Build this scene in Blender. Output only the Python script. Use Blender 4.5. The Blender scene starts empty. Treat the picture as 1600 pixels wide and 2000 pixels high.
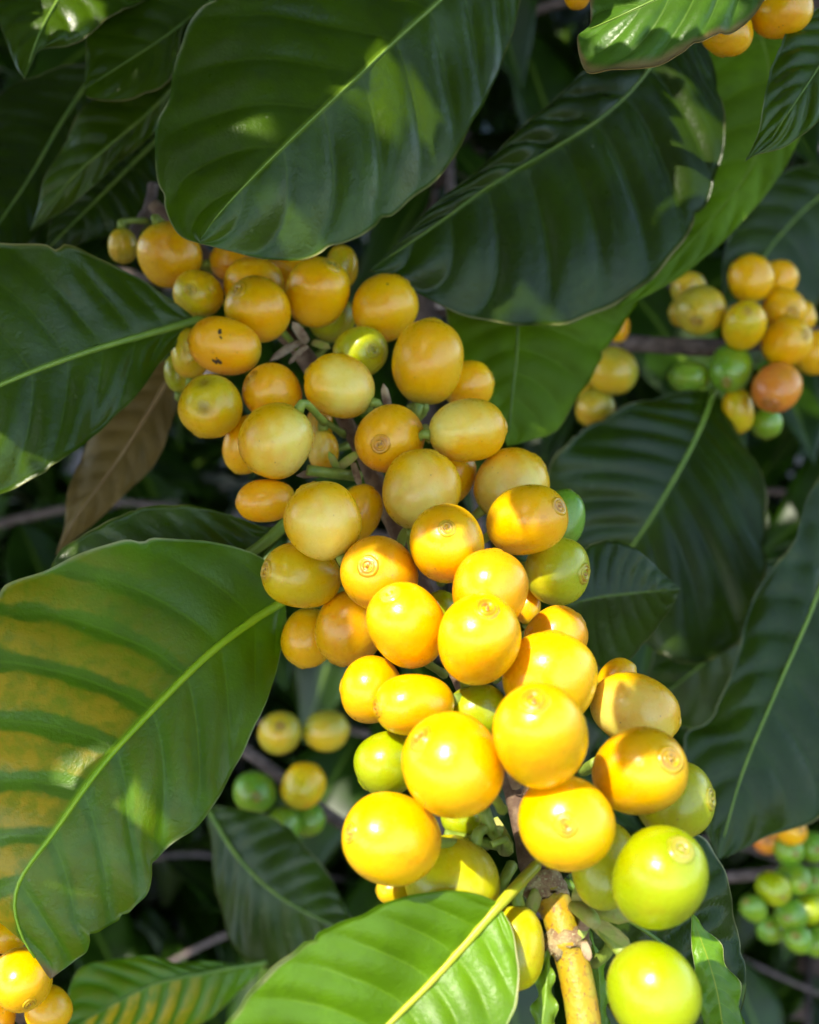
import bpy, math, random
import numpy as np
from mathutils import Vector, Matrix

rng = random.Random(11)
nrng = np.random.RandomState(5)
SC = bpy.context.scene
COL = SC.collection

# ------------------------------------------------------------------ camera, sky, sun, exposure
FPX = 2144.0
PITCH = math.radians(20)
CAM = np.array([0.0, 0.0, 1.2])
RV = np.array([1.0, 0, 0])
FV = np.array([0, math.cos(PITCH), -math.sin(PITCH)])
UV_ = np.array([0, math.sin(PITCH), math.cos(PITCH)])

cam_d = bpy.data.cameras.new('camera')
cam = bpy.data.objects.new('camera', cam_d)
COL.objects.link(cam)
cam.location = CAM
cam.rotation_euler = (math.radians(90) - PITCH, 0, 0)
cam_d.sensor_fit = 'VERTICAL'
cam_d.sensor_height = 24.0
cam_d.lens = 12.0 * FPX / 1000.0
cam_d.clip_start = 0.01
cam_d.clip_end = 400
cam_d.dof.use_dof = True
cam_d.dof.focus_distance = 0.205
cam_d.dof.aperture_fstop = cam_d.lens / 2.3
SC.camera = cam

# direction towards the sun, given in camera axes (right, up, back)
s_c = np.array([-0.364, 0.655, 0.66]); s_c /= np.linalg.norm(s_c)
SUN = s_c[0] * RV + s_c[1] * UV_ - s_c[2] * FV
elev = math.asin(SUN[2])
azim = math.atan2(SUN[0], SUN[1])

world = bpy.data.worlds.new('World')
SC.world = world
world.use_nodes = True
wn = world.node_tree
wn.nodes.clear()
sky = wn.nodes.new('ShaderNodeTexSky')
sky.sky_type = 'NISHITA'
sky.sun_disc = False
sky.sun_elevation = elev
sky.sun_rotation = azim
bg = wn.nodes.new('ShaderNodeBackground')
bg.inputs['Strength'].default_value = 0.15
wo = wn.nodes.new('ShaderNodeOutputWorld')
wn.links.new(sky.outputs[0], bg.inputs['Color'])
wn.links.new(bg.outputs[0], wo.inputs['Surface'])

sun_d = bpy.data.lights.new('sun', 'SUN')
sun_d.energy = 2.0
sun_d.angle = math.radians(0.53)
sun_d.color = (1.0, 0.95, 0.86)
sun = bpy.data.objects.new('sun', sun_d)
COL.objects.link(sun)
sun.rotation_euler = Vector(SUN).to_track_quat('Z', 'Y').to_euler()
sun.location = (0, 0, 5)

SC.view_settings.view_transform = 'Standard'
SC.view_settings.look = 'None'
SC.view_settings.gamma = 1
SC.view_settings.use_curve_mapping = False
SC.view_settings.exposure = 2.1
SC.view_settings.use_white_balance = True      # set for shade, as the phone did
SC.view_settings.white_balance_temperature = 7000
SC.view_settings.white_balance_tint = 6

# ------------------------------------------------------------------ helpers
def P(px, py, d):
    """a point seen in the direction (px, py) of the 1600x2000 view, d metres in front"""
    return CAM + d * (FV + RV * (px - 800.0) / FPX + UV_ * (1000.0 - py) / FPX)

def interp(x, xs, ys):
    return float(np.interp(x, xs, ys))

def base_depth(py):
    return interp(py, [300, 450, 700, 1000, 1300, 1600, 2000, 2300],
                  [.296, .285, .268, .238, .213, .192, .178, .172])

def tag(o, label=None, cat=None, group=None, kind=None):
    if label: o['label'] = label
    if cat: o['category'] = cat
    if group: o['group'] = group
    if kind: o['kind'] = kind
    return o

def empty(name, loc, label=None, cat=None, group=None):
    o = bpy.data.objects.new(name, None)
    COL.objects.link(o)
    o.location = loc
    o.empty_display_size = 0.01
    return tag(o, label, cat, group)

def world_loc(o):
    v = np.array(o.location)
    while o.parent:
        o = o.parent
        v = v + np.array(o.location)
    return v

def mesh_obj(name, verts, faces, mat, parent=None, origin=None, smooth=True, colors=None, uvs=None):
    """verts are world coordinates; the object gets its origin at `origin`"""
    verts = np.asarray(verts, float)
    if origin is None: origin = verts.mean(axis=0)
    origin = np.asarray(origin, float)
    me = bpy.data.meshes.new(name)
    me.from_pydata((verts - origin).tolist(), [], faces)
    if smooth:
        me.polygons.foreach_set('use_smooth', [True] * len(me.polygons))
    if colors is not None:
        at = me.color_attributes.new('tint', 'FLOAT_COLOR', 'POINT')
        c4 = np.ones((len(verts), 4)); c4[:, :3] = colors
        at.data.foreach_set('color', c4.ravel())
    if uvs is not None:
        ul = me.uv_layers.new(name='leaf')
        idx = np.zeros(len(me.loops), int)
        me.loops.foreach_get('vertex_index', idx)
        ul.data.foreach_set('uv', np.asarray(uvs)[idx].ravel())
    me.materials.append(mat)
    me.update()
    o = bpy.data.objects.new(name, me)
    COL.objects.link(o)
    if parent is not None:
        o.parent = parent
        o.location = origin - world_loc(parent)
    else:
        o.location = origin
    return o

def catmull(pts, n, even=True):
    """smooth resampling through the points"""
    p = np.asarray(pts, float)
    q = np.vstack([2 * p[0] - p[1], p, 2 * p[-1] - p[-2]])
    out = []
    for i in range(1, len(q) - 2):
        p0, p1, p2, p3 = q[i - 1:i + 3]
        for t in np.linspace(0, 1, 24, endpoint=False):
            out.append(0.5 * (2 * p1 + (p2 - p0) * t + (2 * p0 - 5 * p1 + 4 * p2 - p3) * t * t
                              + (3 * p1 - p0 - 3 * p2 + p3) * t ** 3))
    out.append(p[-1])
    out = np.array(out)
    seg = np.linalg.norm(np.diff(out, axis=0), axis=1)
    s = np.concatenate([[0], np.cumsum(seg)])
    u = np.linspace(0, s[-1], n)
    return np.stack([np.interp(u, s, out[:, k]) for k in range(out.shape[1])], axis=1)

def tube_data(path, radii, nseg=10, squash=None, bump=0.0):
    path = np.asarray(path, float); n = len(path)
    rad = np.asarray(radii, float)
    T = np.gradient(path, axis=0); T /= np.linalg.norm(T, axis=1)[:, None] + 1e-12
    ref = np.array([0, -1.0, 0.3])
    verts = []; faces = []
    for i in range(n):
        a = np.cross(T[i], ref); a /= np.linalg.norm(a) + 1e-9
        b = np.cross(a, T[i])
        for k in range(nseg):
            th = 2 * math.pi * k / nseg
            r = rad[i] * (1 + bump * nrng.randn())
            verts.append(path[i] + r * (math.cos(th) * a + math.sin(th) * b))
    for i in range(n - 1):
        for k in range(nseg):
            k2 = (k + 1) % nseg
            faces.append((i * nseg + k, i * nseg + k2, (i + 1) * nseg + k2, (i + 1) * nseg + k))
    verts.append(path[0]); verts.append(path[-1])
    for k in range(nseg):
        k2 = (k + 1) % nseg
        faces.append((len(verts) - 2, k2, k))
        faces.append((len(verts) - 1, (n - 1) * nseg + k, (n - 1) * nseg + k2))
    return np.array(verts), faces

def tube(name, path, radii, mat, parent, nseg=10, bump=0.0):
    v, f = tube_data(path, radii, nseg, bump=bump)
    return mesh_obj(name, v, f, mat, parent, origin=path[0])

# ------------------------------------------------------------------ materials
class NT:
    def __init__(self, name):
        self.m = bpy.data.materials.new(name)
        self.m.use_nodes = True
        self.t = self.m.node_tree
        self.t.nodes.clear()
    def n(self, typ, **kw):
        nd = self.t.nodes.new(typ)
        for k, v in kw.items():
            if k in ('operation', 'blend_type', 'data_type', 'attribute_name', 'attribute_type', 'noise_dimensions', 'interpolation_type', 'layer_name', 'uv_map', 'clamp', 'use_clamp', 'distance', 'feature', 'falloff'):
                setattr(nd, k, v)
            else:
                nd.inputs[k.replace('_', ' ')].default_value = v
        return nd
    def link(self, a, b): self.t.links.new(a, b)
    def math(self, op, a, b=None, c=None, clamp=False):
        nd = self.t.nodes.new('ShaderNodeMath'); nd.operation = op; nd.use_clamp = clamp
        for i, x in enumerate((a, b, c)):
            if x is None: continue
            if isinstance(x, (int, float)): nd.inputs[i].default_value = x
            else: self.link(x, nd.inputs[i])
        return nd.outputs[0]
    def mix(self, fac, a, b, mode='MIX'):
        nd = self.t.nodes.new('ShaderNodeMix'); nd.data_type = 'RGBA'; nd.blend_type = mode
        for i, x in ((0, fac), (6, a), (7, b)):
            if isinstance(x, (int, float)): nd.inputs[i].default_value = x
            elif isinstance(x, tuple): nd.inputs[i].default_value = (*x, 1)
            else: self.link(x, nd.inputs[i])
        return nd.outputs[2]
    def smooth(self, x, lo, hi, tlo=0.0, thi=1.0):
        nd = self.t.nodes.new('ShaderNodeMapRange'); nd.interpolation_type = 'SMOOTHSTEP'
        self.link(x, nd.inputs[0])
        for i, v in enumerate((lo, hi, tlo, thi)): nd.inputs[i + 1].default_value = v
        return nd.outputs[0]
    def noise(self, vec, scale, detail=3, rough=0.5):
        nd = self.t.nodes.new('ShaderNodeTexNoise')
        nd.inputs['Scale'].default_value = scale
        nd.inputs['Detail'].default_value = detail
        nd.inputs['Roughness'].default_value = rough
        if vec is not None: self.link(vec, nd.inputs['Vector'])
        return nd.outputs[0]
    def bump(self, h, strength, dist, normal=None):
        nd = self.t.nodes.new('ShaderNodeBump')
        nd.inputs['Strength'].default_value = strength
        nd.inputs['Distance'].default_value = dist
        self.link(h, nd.inputs['Height'])
        if normal is not None: self.link(normal, nd.inputs['Normal'])
        return nd.outputs[0]

NVEIN = 10
SLANT = 0.13

def leaf_material(name, base, vein, rib, trans, yellow=None, yamount=0.0, rough=0.34, tfac=0.38, margin=(0.35, 0.33, 0.14), vein_str=0.6, brown=0.0, spec=0.5, plain=False, mw=0.975, tip=False):
    k = NT(name)
    uvn = k.n('ShaderNodeUVMap', uv_map='leaf')
    sep = k.n('ShaderNodeSeparateXYZ'); k.link(uvn.outputs[0], sep.inputs[0])
    u = sep.outputs[0]
    vs = k.math('MULTIPLY_ADD', sep.outputs[1], 2.0, -1.0)
    v = k.math('ABSOLUTE', vs)
    tc = k.n('ShaderNodeTexCoord'); ob = tc.outputs['Object']
    n1 = k.noise(ob, 55, 2 if plain else 4)
    if plain:                                    # seen only far out of focus or from outside the picture
        ribm = k.smooth(v, 0.07, 0.03)
        col = k.mix(ribm, k.mix(k.smooth(n1, 0.35, 0.7), base, tuple(c * 1.55 for c in base)), rib)
        b = k.n('ShaderNodeBsdfPrincipled'); k.link(col, b.inputs['Base Color'])
        b.inputs['Roughness'].default_value = rough; b.inputs['Specular IOR Level'].default_value = spec
        tr = k.n('ShaderNodeBsdfTranslucent'); tr.inputs['Color'].default_value = (*trans, 1)
        mx = k.n('ShaderNodeMixShader'); mx.inputs[0].default_value = tfac
        k.link(b.outputs[0], mx.inputs[1]); k.link(tr.outputs[0], mx.inputs[2])
        out = k.n('ShaderNodeOutputMaterial'); k.link(mx.outputs[0], out.inputs['Surface'])
        return k.m
    n2 = k.noise(ob, 420, 4); n3 = k.noise(ob, 1500, 2)
    # lateral veins
    ph = k.math('MULTIPLY', k.math('SUBTRACT', u, k.math('MULTIPLY', k.math('POWER', v, 1.5), SLANT)), float(NVEIN))
    ph = k.math('ADD', ph, k.math('MULTIPLY_ADD', n1, 0.16, -0.08))
    fr = k.math('FRACT', k.math('ADD', ph, 100.0))
    dv = k.math('ABSOLUTE', k.math('SUBTRACT', fr, 0.5))       # 0.5 at a vein
    vm = k.smooth(dv, 0.455, 0.492)
    vm = k.math('MULTIPLY', vm, k.smooth(v, 0.95, 0.55))
    ribm = k.smooth(v, 0.034, 0.012)
    marg = k.smooth(v, mw, min(0.995, mw + 0.02))
    col = k.mix(k.smooth(n1, 0.35, 0.7), base, tuple(c * 1.55 for c in base))
    col = k.mix(k.math('MULTIPLY', k.smooth(n2, 0.45, 0.75), 0.35), col, tuple(c * 0.6 for c in base))
    if yellow is not None:
        ym = k.smooth(k.math('ADD', k.math('MULTIPLY', k.smooth(dv, 0.46, 0.20), 0.36), k.math('MULTIPLY', k.noise(ob, 44, 7, 0.68), 1.15)), 0.66, 0.90)
        side = k.smooth(vs, 0.05, -0.12)
        ym = k.math('MULTIPLY', ym, k.math('MULTIPLY', k.math('MULTIPLY_ADD', side, 0.88, 0.12), k.smooth(u, 0.18, 0.58)))
        ym = k.math('MULTIPLY', ym, k.math('MULTIPLY_ADD', k.smooth(n2, 0.3, 0.62), 0.55, 0.45))
        col = k.mix(k.math('MULTIPLY', ym, yamount), col, yellow)
    col = k.mix(k.math('MULTIPLY', vm, vein_str), col, vein)
    col = k.mix(ribm, col, rib)
    if brown > 0:
        bm = k.smooth(k.math('ADD', v, k.math('MULTIPLY_ADD', n1, 0.3, -0.15)), 1.0 - brown, 1.0)
        col = k.mix(bm, col, (0.30, 0.19, 0.08))
    col = k.mix(k.math('MULTIPLY', marg, k.math('MULTIPLY', k.smooth(n1, 0.38, 0.62), 0.75)), col, margin)
    if tip:
        tm = k.smooth(k.math('ADD', u, k.math('MULTIPLY_ADD', n1, 0.10, -0.05)), 0.945, 0.985)
        col = k.mix(tm, col, (0.22, 0.13, 0.045))
    # pale specks of dust and scars
    vor = k.n('ShaderNodeTexVoronoi'); vor.inputs['Scale'].default_value = 170; k.link(ob, vor.inputs['Vector'])
    spk = k.smooth(vor.outputs['Distance'], 0.07, 0.03)
    spk = k.math('MULTIPLY', spk, k.smooth(n1, 0.5, 0.62))
    col = k.mix(k.math('MULTIPLY', spk, 0.5), col, (0.30, 0.34, 0.2))
    blot = k.smooth(k.noise(ob, 24, 5, 0.65), 0.62, 0.70)
    col = k.mix(k.math('MULTIPLY', blot, 0.35), col, tuple(min(1, c * 2.2 + .01) for c in base))
    b = k.n('ShaderNodeBsdfPrincipled')
    k.link(col, b.inputs['Base Color'])
    k.link(k.math('MULTIPLY_ADD', n2, 0.22, rough - 0.10), b.inputs['Roughness'])
    b.inputs['Specular IOR Level'].default_value = spec
    h = k.math('ADD', k.math('MULTIPLY', n2, 0.7), k.math('MULTIPLY', n3, 0.35))
    bm_ = k.bump(h, 0.35, 0.0006)
    bm_ = k.bump(vm, -0.5, 0.0004, bm_)
    # the fine net of small veins
    wv = k.n('ShaderNodeVectorMath', operation='ADD'); k.link(ob, wv.inputs[0])
    wn_ = k.n('ShaderNodeTexNoise'); wn_.inputs['Scale'].default_value = 260; k.link(ob, wn_.inputs['Vector'])
    ws = k.n('ShaderNodeVectorMath', operation='SCALE'); ws.inputs['Scale'].default_value = 0.0012; k.link(wn_.outputs['Color'], ws.inputs[0]); k.link(ws.outputs[0], wv.inputs[1])
    ve = k.n('ShaderNodeTexVoronoi', feature='DISTANCE_TO_EDGE'); ve.inputs['Scale'].default_value = 420; k.link(wv.outputs[0], ve.inputs['Vector'])
    net = k.smooth(ve.outputs['Distance'], 0.10, 0.02)
    bm_ = k.bump(net, -0.35, 0.00025, bm_)
    k.link(bm_, b.inputs['Normal'])
    tr = k.n('ShaderNodeBsdfTranslucent')
    tcol = k.mix(k.math('MULTIPLY', vm, 0.5), trans, tuple(c * 1.4 for c in trans))
    if yellow is not None:
        tcol = k.mix(k.math('MULTIPLY', ym, yamount), tcol, (0.55, 0.34, 0.03))
    k.link(tcol, tr.inputs['Color'])
    k.link(bm_, tr.inputs['Normal'])
    mx = k.n('ShaderNodeMixShader'); mx.inputs[0].default_value = tfac
    k.link(b.outputs[0], mx.inputs[1]); k.link(tr.outputs[0], mx.inputs[2])
    out = k.n('ShaderNodeOutputMaterial'); k.link(mx.outputs[0], out.inputs['Surface'])
    return k.m

M = {}
M['leaf'] = leaf_material('coffee_leaf', (0.034, 0.070, 0.0012), (0.06, 0.11, 0.004), (0.12, 0.20, 0.012), (0.17, 0.30, 0.003), rough=0.31, spec=0.33, tfac=0.22)
M['leaf_shade'] = leaf_material('coffee_leaf_shaded', (0.017, 0.037, 0.0012), (0.03, 0.06, 0.003), (0.06, 0.11, 0.008), (0.10, 0.16, 0.003), rough=0.30, spec=0.25, tfac=0.15)  # darker copy of the leaf, its shade put into the base colour
M['leaf_bush'] = leaf_material('bush_leaf', (0.011, 0.030, 0.0010), (0.045, 0.10, 0.005), (0.08, 0.14, 0.015), (0.14, 0.28, 0.004), rough=0.36, spec=0.35, tfac=0.22, plain=True)
M['leaf_bright'] = leaf_material('coffee_leaf_fresh', (0.105, 0.225, 0.002), (0.18, 0.33, 0.010), (0.40, 0.42, 0.02), (0.36, 0.55, 0.006), rough=0.42, margin=(0.62, 0.52, 0.30), mw=0.955)
M['leaf_yellow'] = leaf_material('coffee_leaf_yellowing', (0.078, 0.170, 0.0010), (0.12, 0.24, 0.005), (0.27, 0.48, 0.004), (0.30, 0.52, 0.005), yellow=(0.52, 0.38, 0.006), yamount=1.0, tip=True, rough=0.38, margin=(0.5, 0.52, 0.3))
M['leaf_edge'] = leaf_material('coffee_leaf_brown_edged', (0.065, 0.150, 0.014), (0.16, 0.28, 0.05), (0.40, 0.50, 0.16), (0.28, 0.48, 0.03), brown=0.16, margin=(0.42, 0.28, 0.12))
M['leaf_back_glow'] = leaf_material('coffee_leaf_underside_glow', (0.085, 0.165, 0.002), (0.13, 0.22, 0.006), (0.17, 0.26, 0.03), (0.34, 0.50, 0.010), rough=0.55, spec=0.2)  # undersides; light glowing through the blade is painted into the base colour
M['leaf_dead'] = leaf_material('dried_leaf', (0.13, 0.085, 0.014), (0.16, 0.11, 0.02), (0.26, 0.19, 0.05), (0.30, 0.19, 0.02), rough=0.6, margin=(0.3, 0.22, 0.1))
M['leaf_young'] = leaf_material('young_leaf', (0.14, 0.25, 0.02), (0.2, 0.34, 0.03), (0.3, 0.45, 0.04), (0.4, 0.6, 0.03))

def cherry_material(name):
    k = NT(name)
    at = k.n('ShaderNodeAttribute', attribute_name='tint')
    tc = k.n('ShaderNodeTexCoord'); ob = tc.outputs['Object']
    oi = k.n('ShaderNodeObjectInfo')
    off = k.n('ShaderNodeVectorMath', operation='ADD')
    k.link(ob, off.inputs[0]); k.link(oi.outputs['Random'], off.inputs[1])
    p = off.outputs[0]
    n1 = k.noise(p, 130, 4, 0.6); n2 = k.noise(p, 900, 3); n3 = k.noise(p, 2600, 2)
    col = k.mix(k.math('MULTIPLY', k.smooth(n1, 0.46, 0.70), 0.50), at.outputs['Color'], k.mix(1.0, at.outputs['Color'], (1.0, 0.74, 0.9), 'MULTIPLY'))
    col = k.mix(k.math('MULTIPLY', k.smooth(n2, 0.5, 0.75), 0.10), col, k.mix(1.0, col, (0.8, 1.0, 1.5), 'MULTIPLY'))
    vor = k.n('ShaderNodeTexVoronoi'); vor.inputs['Scale'].default_value = 420; k.link(p, vor.inputs['Vector'])
    spk = k.math('MULTIPLY', k.smooth(vor.outputs['Distance'], 0.10, 0.04), k.smooth(n1, 0.47, 0.6))
    col = k.mix(k.math('MULTIPLY', spk, 0.75), col, (0.26, 0.14, 0.02))
    vo2 = k.n('ShaderNodeTexVoronoi'); vo2.inputs['Scale'].default_value = 1100; k.link(p, vo2.inputs['Vector'])
    col = k.mix(k.math('MULTIPLY', k.smooth(vo2.outputs['Distance'], 0.22, 0.08), 0.30), col, k.mix(1.0, col, (1.08, 1.25, 2.5), 'MULTIPLY'))
    n5 = k.noise(p, 240, 6, 0.7)
    col = k.mix(k.math('MULTIPLY', k.smooth(n5, 0.60, 0.72), 0.5), col, k.mix(1.0, col, (0.74, 0.58, 0.6), 'MULTIPLY'))
    b = k.n('ShaderNodeBsdfPrincipled')
    k.link(col, b.inputs['Base Color'])
    k.link(k.math('MULTIPLY_ADD', n2, 0.18, 0.20), b.inputs['Roughness'])
    b.inputs['Coat Weight'].default_value = 0.15; b.inputs['Coat Roughness'].default_value = 0.22
    b.inputs['Subsurface Weight'].default_value = 0.45
    b.inputs['Subsurface Radius'].default_value = (1.0, 0.55, 0.08)
    b.inputs['Subsurface Scale'].default_value = 0.0035
    b.inputs['Specular IOR Level'].default_value = 0.5
    h = k.math('ADD', k.math('MULTIPLY', n2, 0.5), k.math('ADD', k.math('MULTIPLY', n1, 1.4), k.math('MULTIPLY', n3, 0.2)))
    k.link(k.bump(h, 0.22, 0.0006), b.inputs['Normal'])
    out = k.n('ShaderNodeOutputMaterial'); k.link(b.outputs[0], out.inputs['Surface'])
    return k.m

def simple_material(name, c1, c2, scale=200, rough=0.6, bump=0.4, bdist=0.0006, stretch=None, c3=None):
    k = NT(name)
    tc = k.n('ShaderNodeTexCoord'); ob = tc.outputs['Object']
    n1 = k.noise(ob, scale, 5, 0.6); n2 = k.noise(ob, scale * 5, 3)
    col = k.mix(k.smooth(n1, 0.35, 0.65), c1, c2)
    if c3: col = k.mix(k.smooth(n2, 0.55, 0.7), col, c3)
    b = k.n('ShaderNodeBsdfPrincipled')
    k.link(col, b.inputs['Base Color'])
    b.inputs['Roughness'].default_value = rough
    k.link(k.bump(k.math('ADD', n1, k.math('MULTIPLY', n2, 0.5)), bump, bdist), b.inputs['Normal'])
    out = k.n('ShaderNodeOutputMaterial'); k.link(b.outputs[0], out.inputs['Surface'])
    return k.m

M['cherry'] = cherry_material('coffee_cherry_skin')
M['scar'] = cherry_material('calyx_scar_skin')
M['bark'] = simple_material('twig_bark', (0.10, 0.055, 0.035), (0.20, 0.13, 0.08), 300, 0.8, 0.8)
M['bark_grey'] = simple_material('grey_bark', (0.07, 0.05, 0.045), (0.15, 0.11, 0.10), 220, 0.85, 0.8)
M['shoot'] = simple_material('green_shoot', (0.44, 0.24, 0.004), (0.34, 0.28, 0.010), 260, 0.5, 0.6, c3=(0.24, 0.12, 0.02))
M['collar'] = simple_material('node_bark', (0.38, 0.30, 0.14), (0.24, 0.13, 0.07), 420, 0.8, 0.9, c3=(0.45, 0.42, 0.22))
M['pedicel'] = simple_material('green_stalk', (0.16, 0.24, 0.03), (0.26, 0.34, 0.05), 260, 0.5, 0.3)
M['bract'] = simple_material('pale_bract', (0.28, 0.38, 0.05), (0.38, 0.36, 0.11), 330, 0.6, 0.5)
M['bract_dry'] = simple_material('dried_bract', (0.22, 0.13, 0.08), (0.42, 0.32, 0.2), 330, 0.8, 0.6)
M['rib_yellow'] = simple_material('leaf_rib_yellow', (0.42, 0.42, 0.02), (0.34, 0.42, 0.02), 150, 0.42, 0.2, c3=(0.48, 0.36, 0.05))
M['rib_lime'] = simple_material('leaf_rib_lime', (0.24, 0.44, 0.012), (0.30, 0.48, 0.015), 150, 0.42, 0.2)
M['rib'] = simple_material('leaf_rib', (0.15, 0.26, 0.03), (0.20, 0.32, 0.04), 150, 0.42, 0.2)
M['rib_dark'] = simple_material('leaf_rib_dark', (0.08, 0.16, 0.015), (0.13, 0.21, 0.02), 150, 0.45, 0.2)
M['rib_dry'] = simple_material('leaf_rib_dry', (0.24, 0.16, 0.06), (0.2, 0.12, 0.04), 150, 0.7, 0.2)
M['spot'] = simple_material('black_spot', (0.012, 0.008, 0.005), (0.04, 0.02, 0.01), 900, 0.7, 0.6)
M['soil'] = simple_material('shaded_soil', (0.030, 0.020, 0.014), (0.060, 0.040, 0.032), 9, 0.95, 0.8, 0.02, c3=(0.07, 0.05, 0.03))

# ------------------------------------------------------------------ ground
gv = []; gf = []; N = 60
xs = np.sign(np.linspace(-1, 1, N)) * np.abs(np.linspace(-1, 1, N)) ** 3 * 150
for y in xs:
    for x in xs:
        gv.append((x, y, 0.03 * math.sin(x * 2.1) * math.cos(y * 1.7)))
for j in range(N - 1):
    for i in range(N - 1):
        gf.append((j * N + i, j * N + i + 1, (j + 1) * N + i + 1, (j + 1) * N + i))
ground = mesh_obj('ground', gv, gf, M['soil'], None, (0, 0, 0))
tag(ground, 'bare brown soil in deep shade under the coffee bushes', kind='structure')

# ------------------------------------------------------------------ leaves
def lift(pts, ds, off=0.0, shift=None):
    """2-D outline points to 3-D: depth runs ds[0] -> ds[1] -> ds[2] along the leaf, off bows the edge away"""
    pts = np.asarray(pts, float)
    seg = np.linalg.norm(np.diff(pts[:, :2], axis=0), axis=1)
    s = np.concatenate([[0], np.cumsum(seg)]); s /= s[-1]
    out = []
    for (row, t) in zip(pts, s):
        d = ds[0] * (1 - t) * (1 - 2 * t) + 4 * ds[1] * t * (1 - t) + ds[2] * t * (2 * t - 1)
        d += off * math.sin(math.pi * t) ** 0.7
        out.append(P(row[0], row[1], d) + (shift if shift is not None else 0))
    return np.array(out)

def leaf_mesh(Mid, L, R, nu, nv, quilt, fold, wave, wk, face, skl=0.0, skr=0.0):
    """three 3-D curves (midrib, left and right margin) to a thin shell with quilted blade"""
    m = catmull(Mid, nu); l = catmull(L, nu); r = catmull(R, nu)
    us = np.linspace(0, 1, nu)
    def skew(e, k):
        w = us + k * np.sin(np.pi * us)
        return np.stack([np.interp(w, us, e[:, i]) for i in range(3)], axis=1)
    l = skew(l, skl); r = skew(r, skr)
    for e in (l, r):                             # growth irregularities and small nicks of the margin
        p_ = nrng.rand(5) * 6.28
        k_ = 0.010 * np.sin(us * 23 + p_[0]) + 0.008 * np.sin(us * 41 + p_[1]) + 0.006 * np.sin(us * 77 + p_[2])
        for q_ in range(3):
            c_ = 0.12 + 0.8 * nrng.rand(); k_ = k_ - (0.02 + 0.025 * nrng.rand()) * np.exp(-((us - c_) / 0.010) ** 2)
        e += (e - m) * k_[:, None]
    vs = np.linspace(-1, 1, 2 * nv + 1)
    G = np.zeros((nu, 2 * nv + 1, 3))
    for j, v in enumerate(vs):
        e = l if v < 0 else r
        a = abs(v)
        G[:, j] = m * (1 - a) + e * a
    du = np.gradient(G, axis=0); dv = np.gradient(G, axis=1)
    n = np.cross(du, dv)
    # one steady normal for the whole row, so the ends do not flip
    nn = np.linalg.norm(n, axis=2, keepdims=True)
    n = n / np.maximum(nn, 1e-12)
    avg = n[nu // 4:3 * nu // 4].reshape(-1, 3).mean(axis=0)
    sgn = 1.0 if np.dot(avg, face) > 0 else -1.0
    n = n * sgn
    avg = avg * sgn; avg /= np.linalg.norm(avg) + 1e-9
    n = 0.55 * n + 0.45 * avg
    n /= np.linalg.norm(n, axis=2, keepdims=True) + 1e-9
    W = np.linalg.norm(l - r, axis=1)[:, None] * 0.5
    A = np.abs(vs)[None, :]; U = us[:, None]
    ph = (U - SLANT * A ** 1.5) * NVEIN
    env = np.sin(np.pi * np.clip(A, 0, 1)) ** 0.6 * np.sin(np.pi * np.clip(U, 0, 1)) ** 0.5
    q = np.abs(np.sin(np.pi * ph)) ** 0.75
    side = np.where(vs < 0, 0.0, 1.7)[None, :]
    disp = quilt * env * (q - 0.55) + fold * W * np.sin(np.pi * A / 2.0 * 1.25) \
        + wave * A ** 3 * np.sin(2 * np.pi * wk * U + side) * np.sin(np.pi * np.clip(U, 0, 1)) ** 0.4
    # irregular undulation
    ph2 = nrng.rand(4) * 6.28
    disp = disp + 0.25 * quilt * (np.sin(U * 9 + A * 4 + ph2[0]) + np.sin(U * 17 - vs[None, :] * 5 + ph2[1])) * env
    G = G + n * disp[:, :, None]
    th = 0.00028
    B = G - n * th
    nw = 2 * nv + 1
    V = np.vstack([G.reshape(-1, 3), B.reshape(-1, 3)])
    K = nu * nw
    F = []
    for i in range(nu - 1):
        for j in range(nw - 1):
            a, b, c, d = i * nw + j, i * nw + j + 1, (i + 1) * nw + j + 1, (i + 1) * nw + j
            if sgn > 0: F.append((a, d, c, b)); F.append((K + a, K + b, K + c, K + d))
            else: F.append((a, b, c, d)); F.append((K + a, K + d, K + c, K + b))
    for i in range(nu - 1):
        for j in (0, nw - 1):
            a, d = i * nw + j, (i + 1) * nw + j
            q4 = (a, d, K + d, K + a)
            F.append(q4 if j == 0 else q4[::-1])
    uu = np.repeat(us, nw); vv = np.tile(vs, nu)
    uv = np.stack([uu, vv * 0.5 + 0.5], axis=1)
    uv = np.vstack([uv, uv])
    return V, F, uv, G[:, nv], n[:, nv]

def leaf(parent, mid, left, right, d, mat, dl=0.006, dr=0.006, ribmat='rib', rib_r=0.0009, quilt=0.0011, fold=0.05,
         wave=0.0012, wk=4, nu=90, nv=16, skl=0.0, skr=0.0, label=None, petiole=None, shift=None, rib=True, name='leaf'):
    Mid = lift(mid, d, 0, shift); L = lift(left, d, dl, shift); R = lift(right, d, dr, shift)
    c = Mid.mean(axis=0)
    face = -FV if shift is None else SUN
    V, F, uv, spine, sn = leaf_mesh(Mid, L, R, nu, nv, quilt, fold, wave, wk, face, skl, skr)
    o = mesh_obj(name, V, F, M[mat], parent, origin=Mid[0], uvs=uv)
    if label: o['label'] = label
    if rib:
        path = spine[: int(nu * 0.97): 3] + sn[: int(nu * 0.97): 3] * 0.00012
        n = len(path)
        rad = rib_r * (1 - 0.82 * np.linspace(0, 1, n) ** 0.8)
        if petiole is not None:
            pet = catmull([*petiole, path[0]], 12)[:-1]
            path = np.vstack([pet, path]); rad = np.concatenate([np.full(len(pet), rib_r * 1.15), rad])
        tube('midrib', path, rad, M[ribmat], o, 8)
    return o

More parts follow.
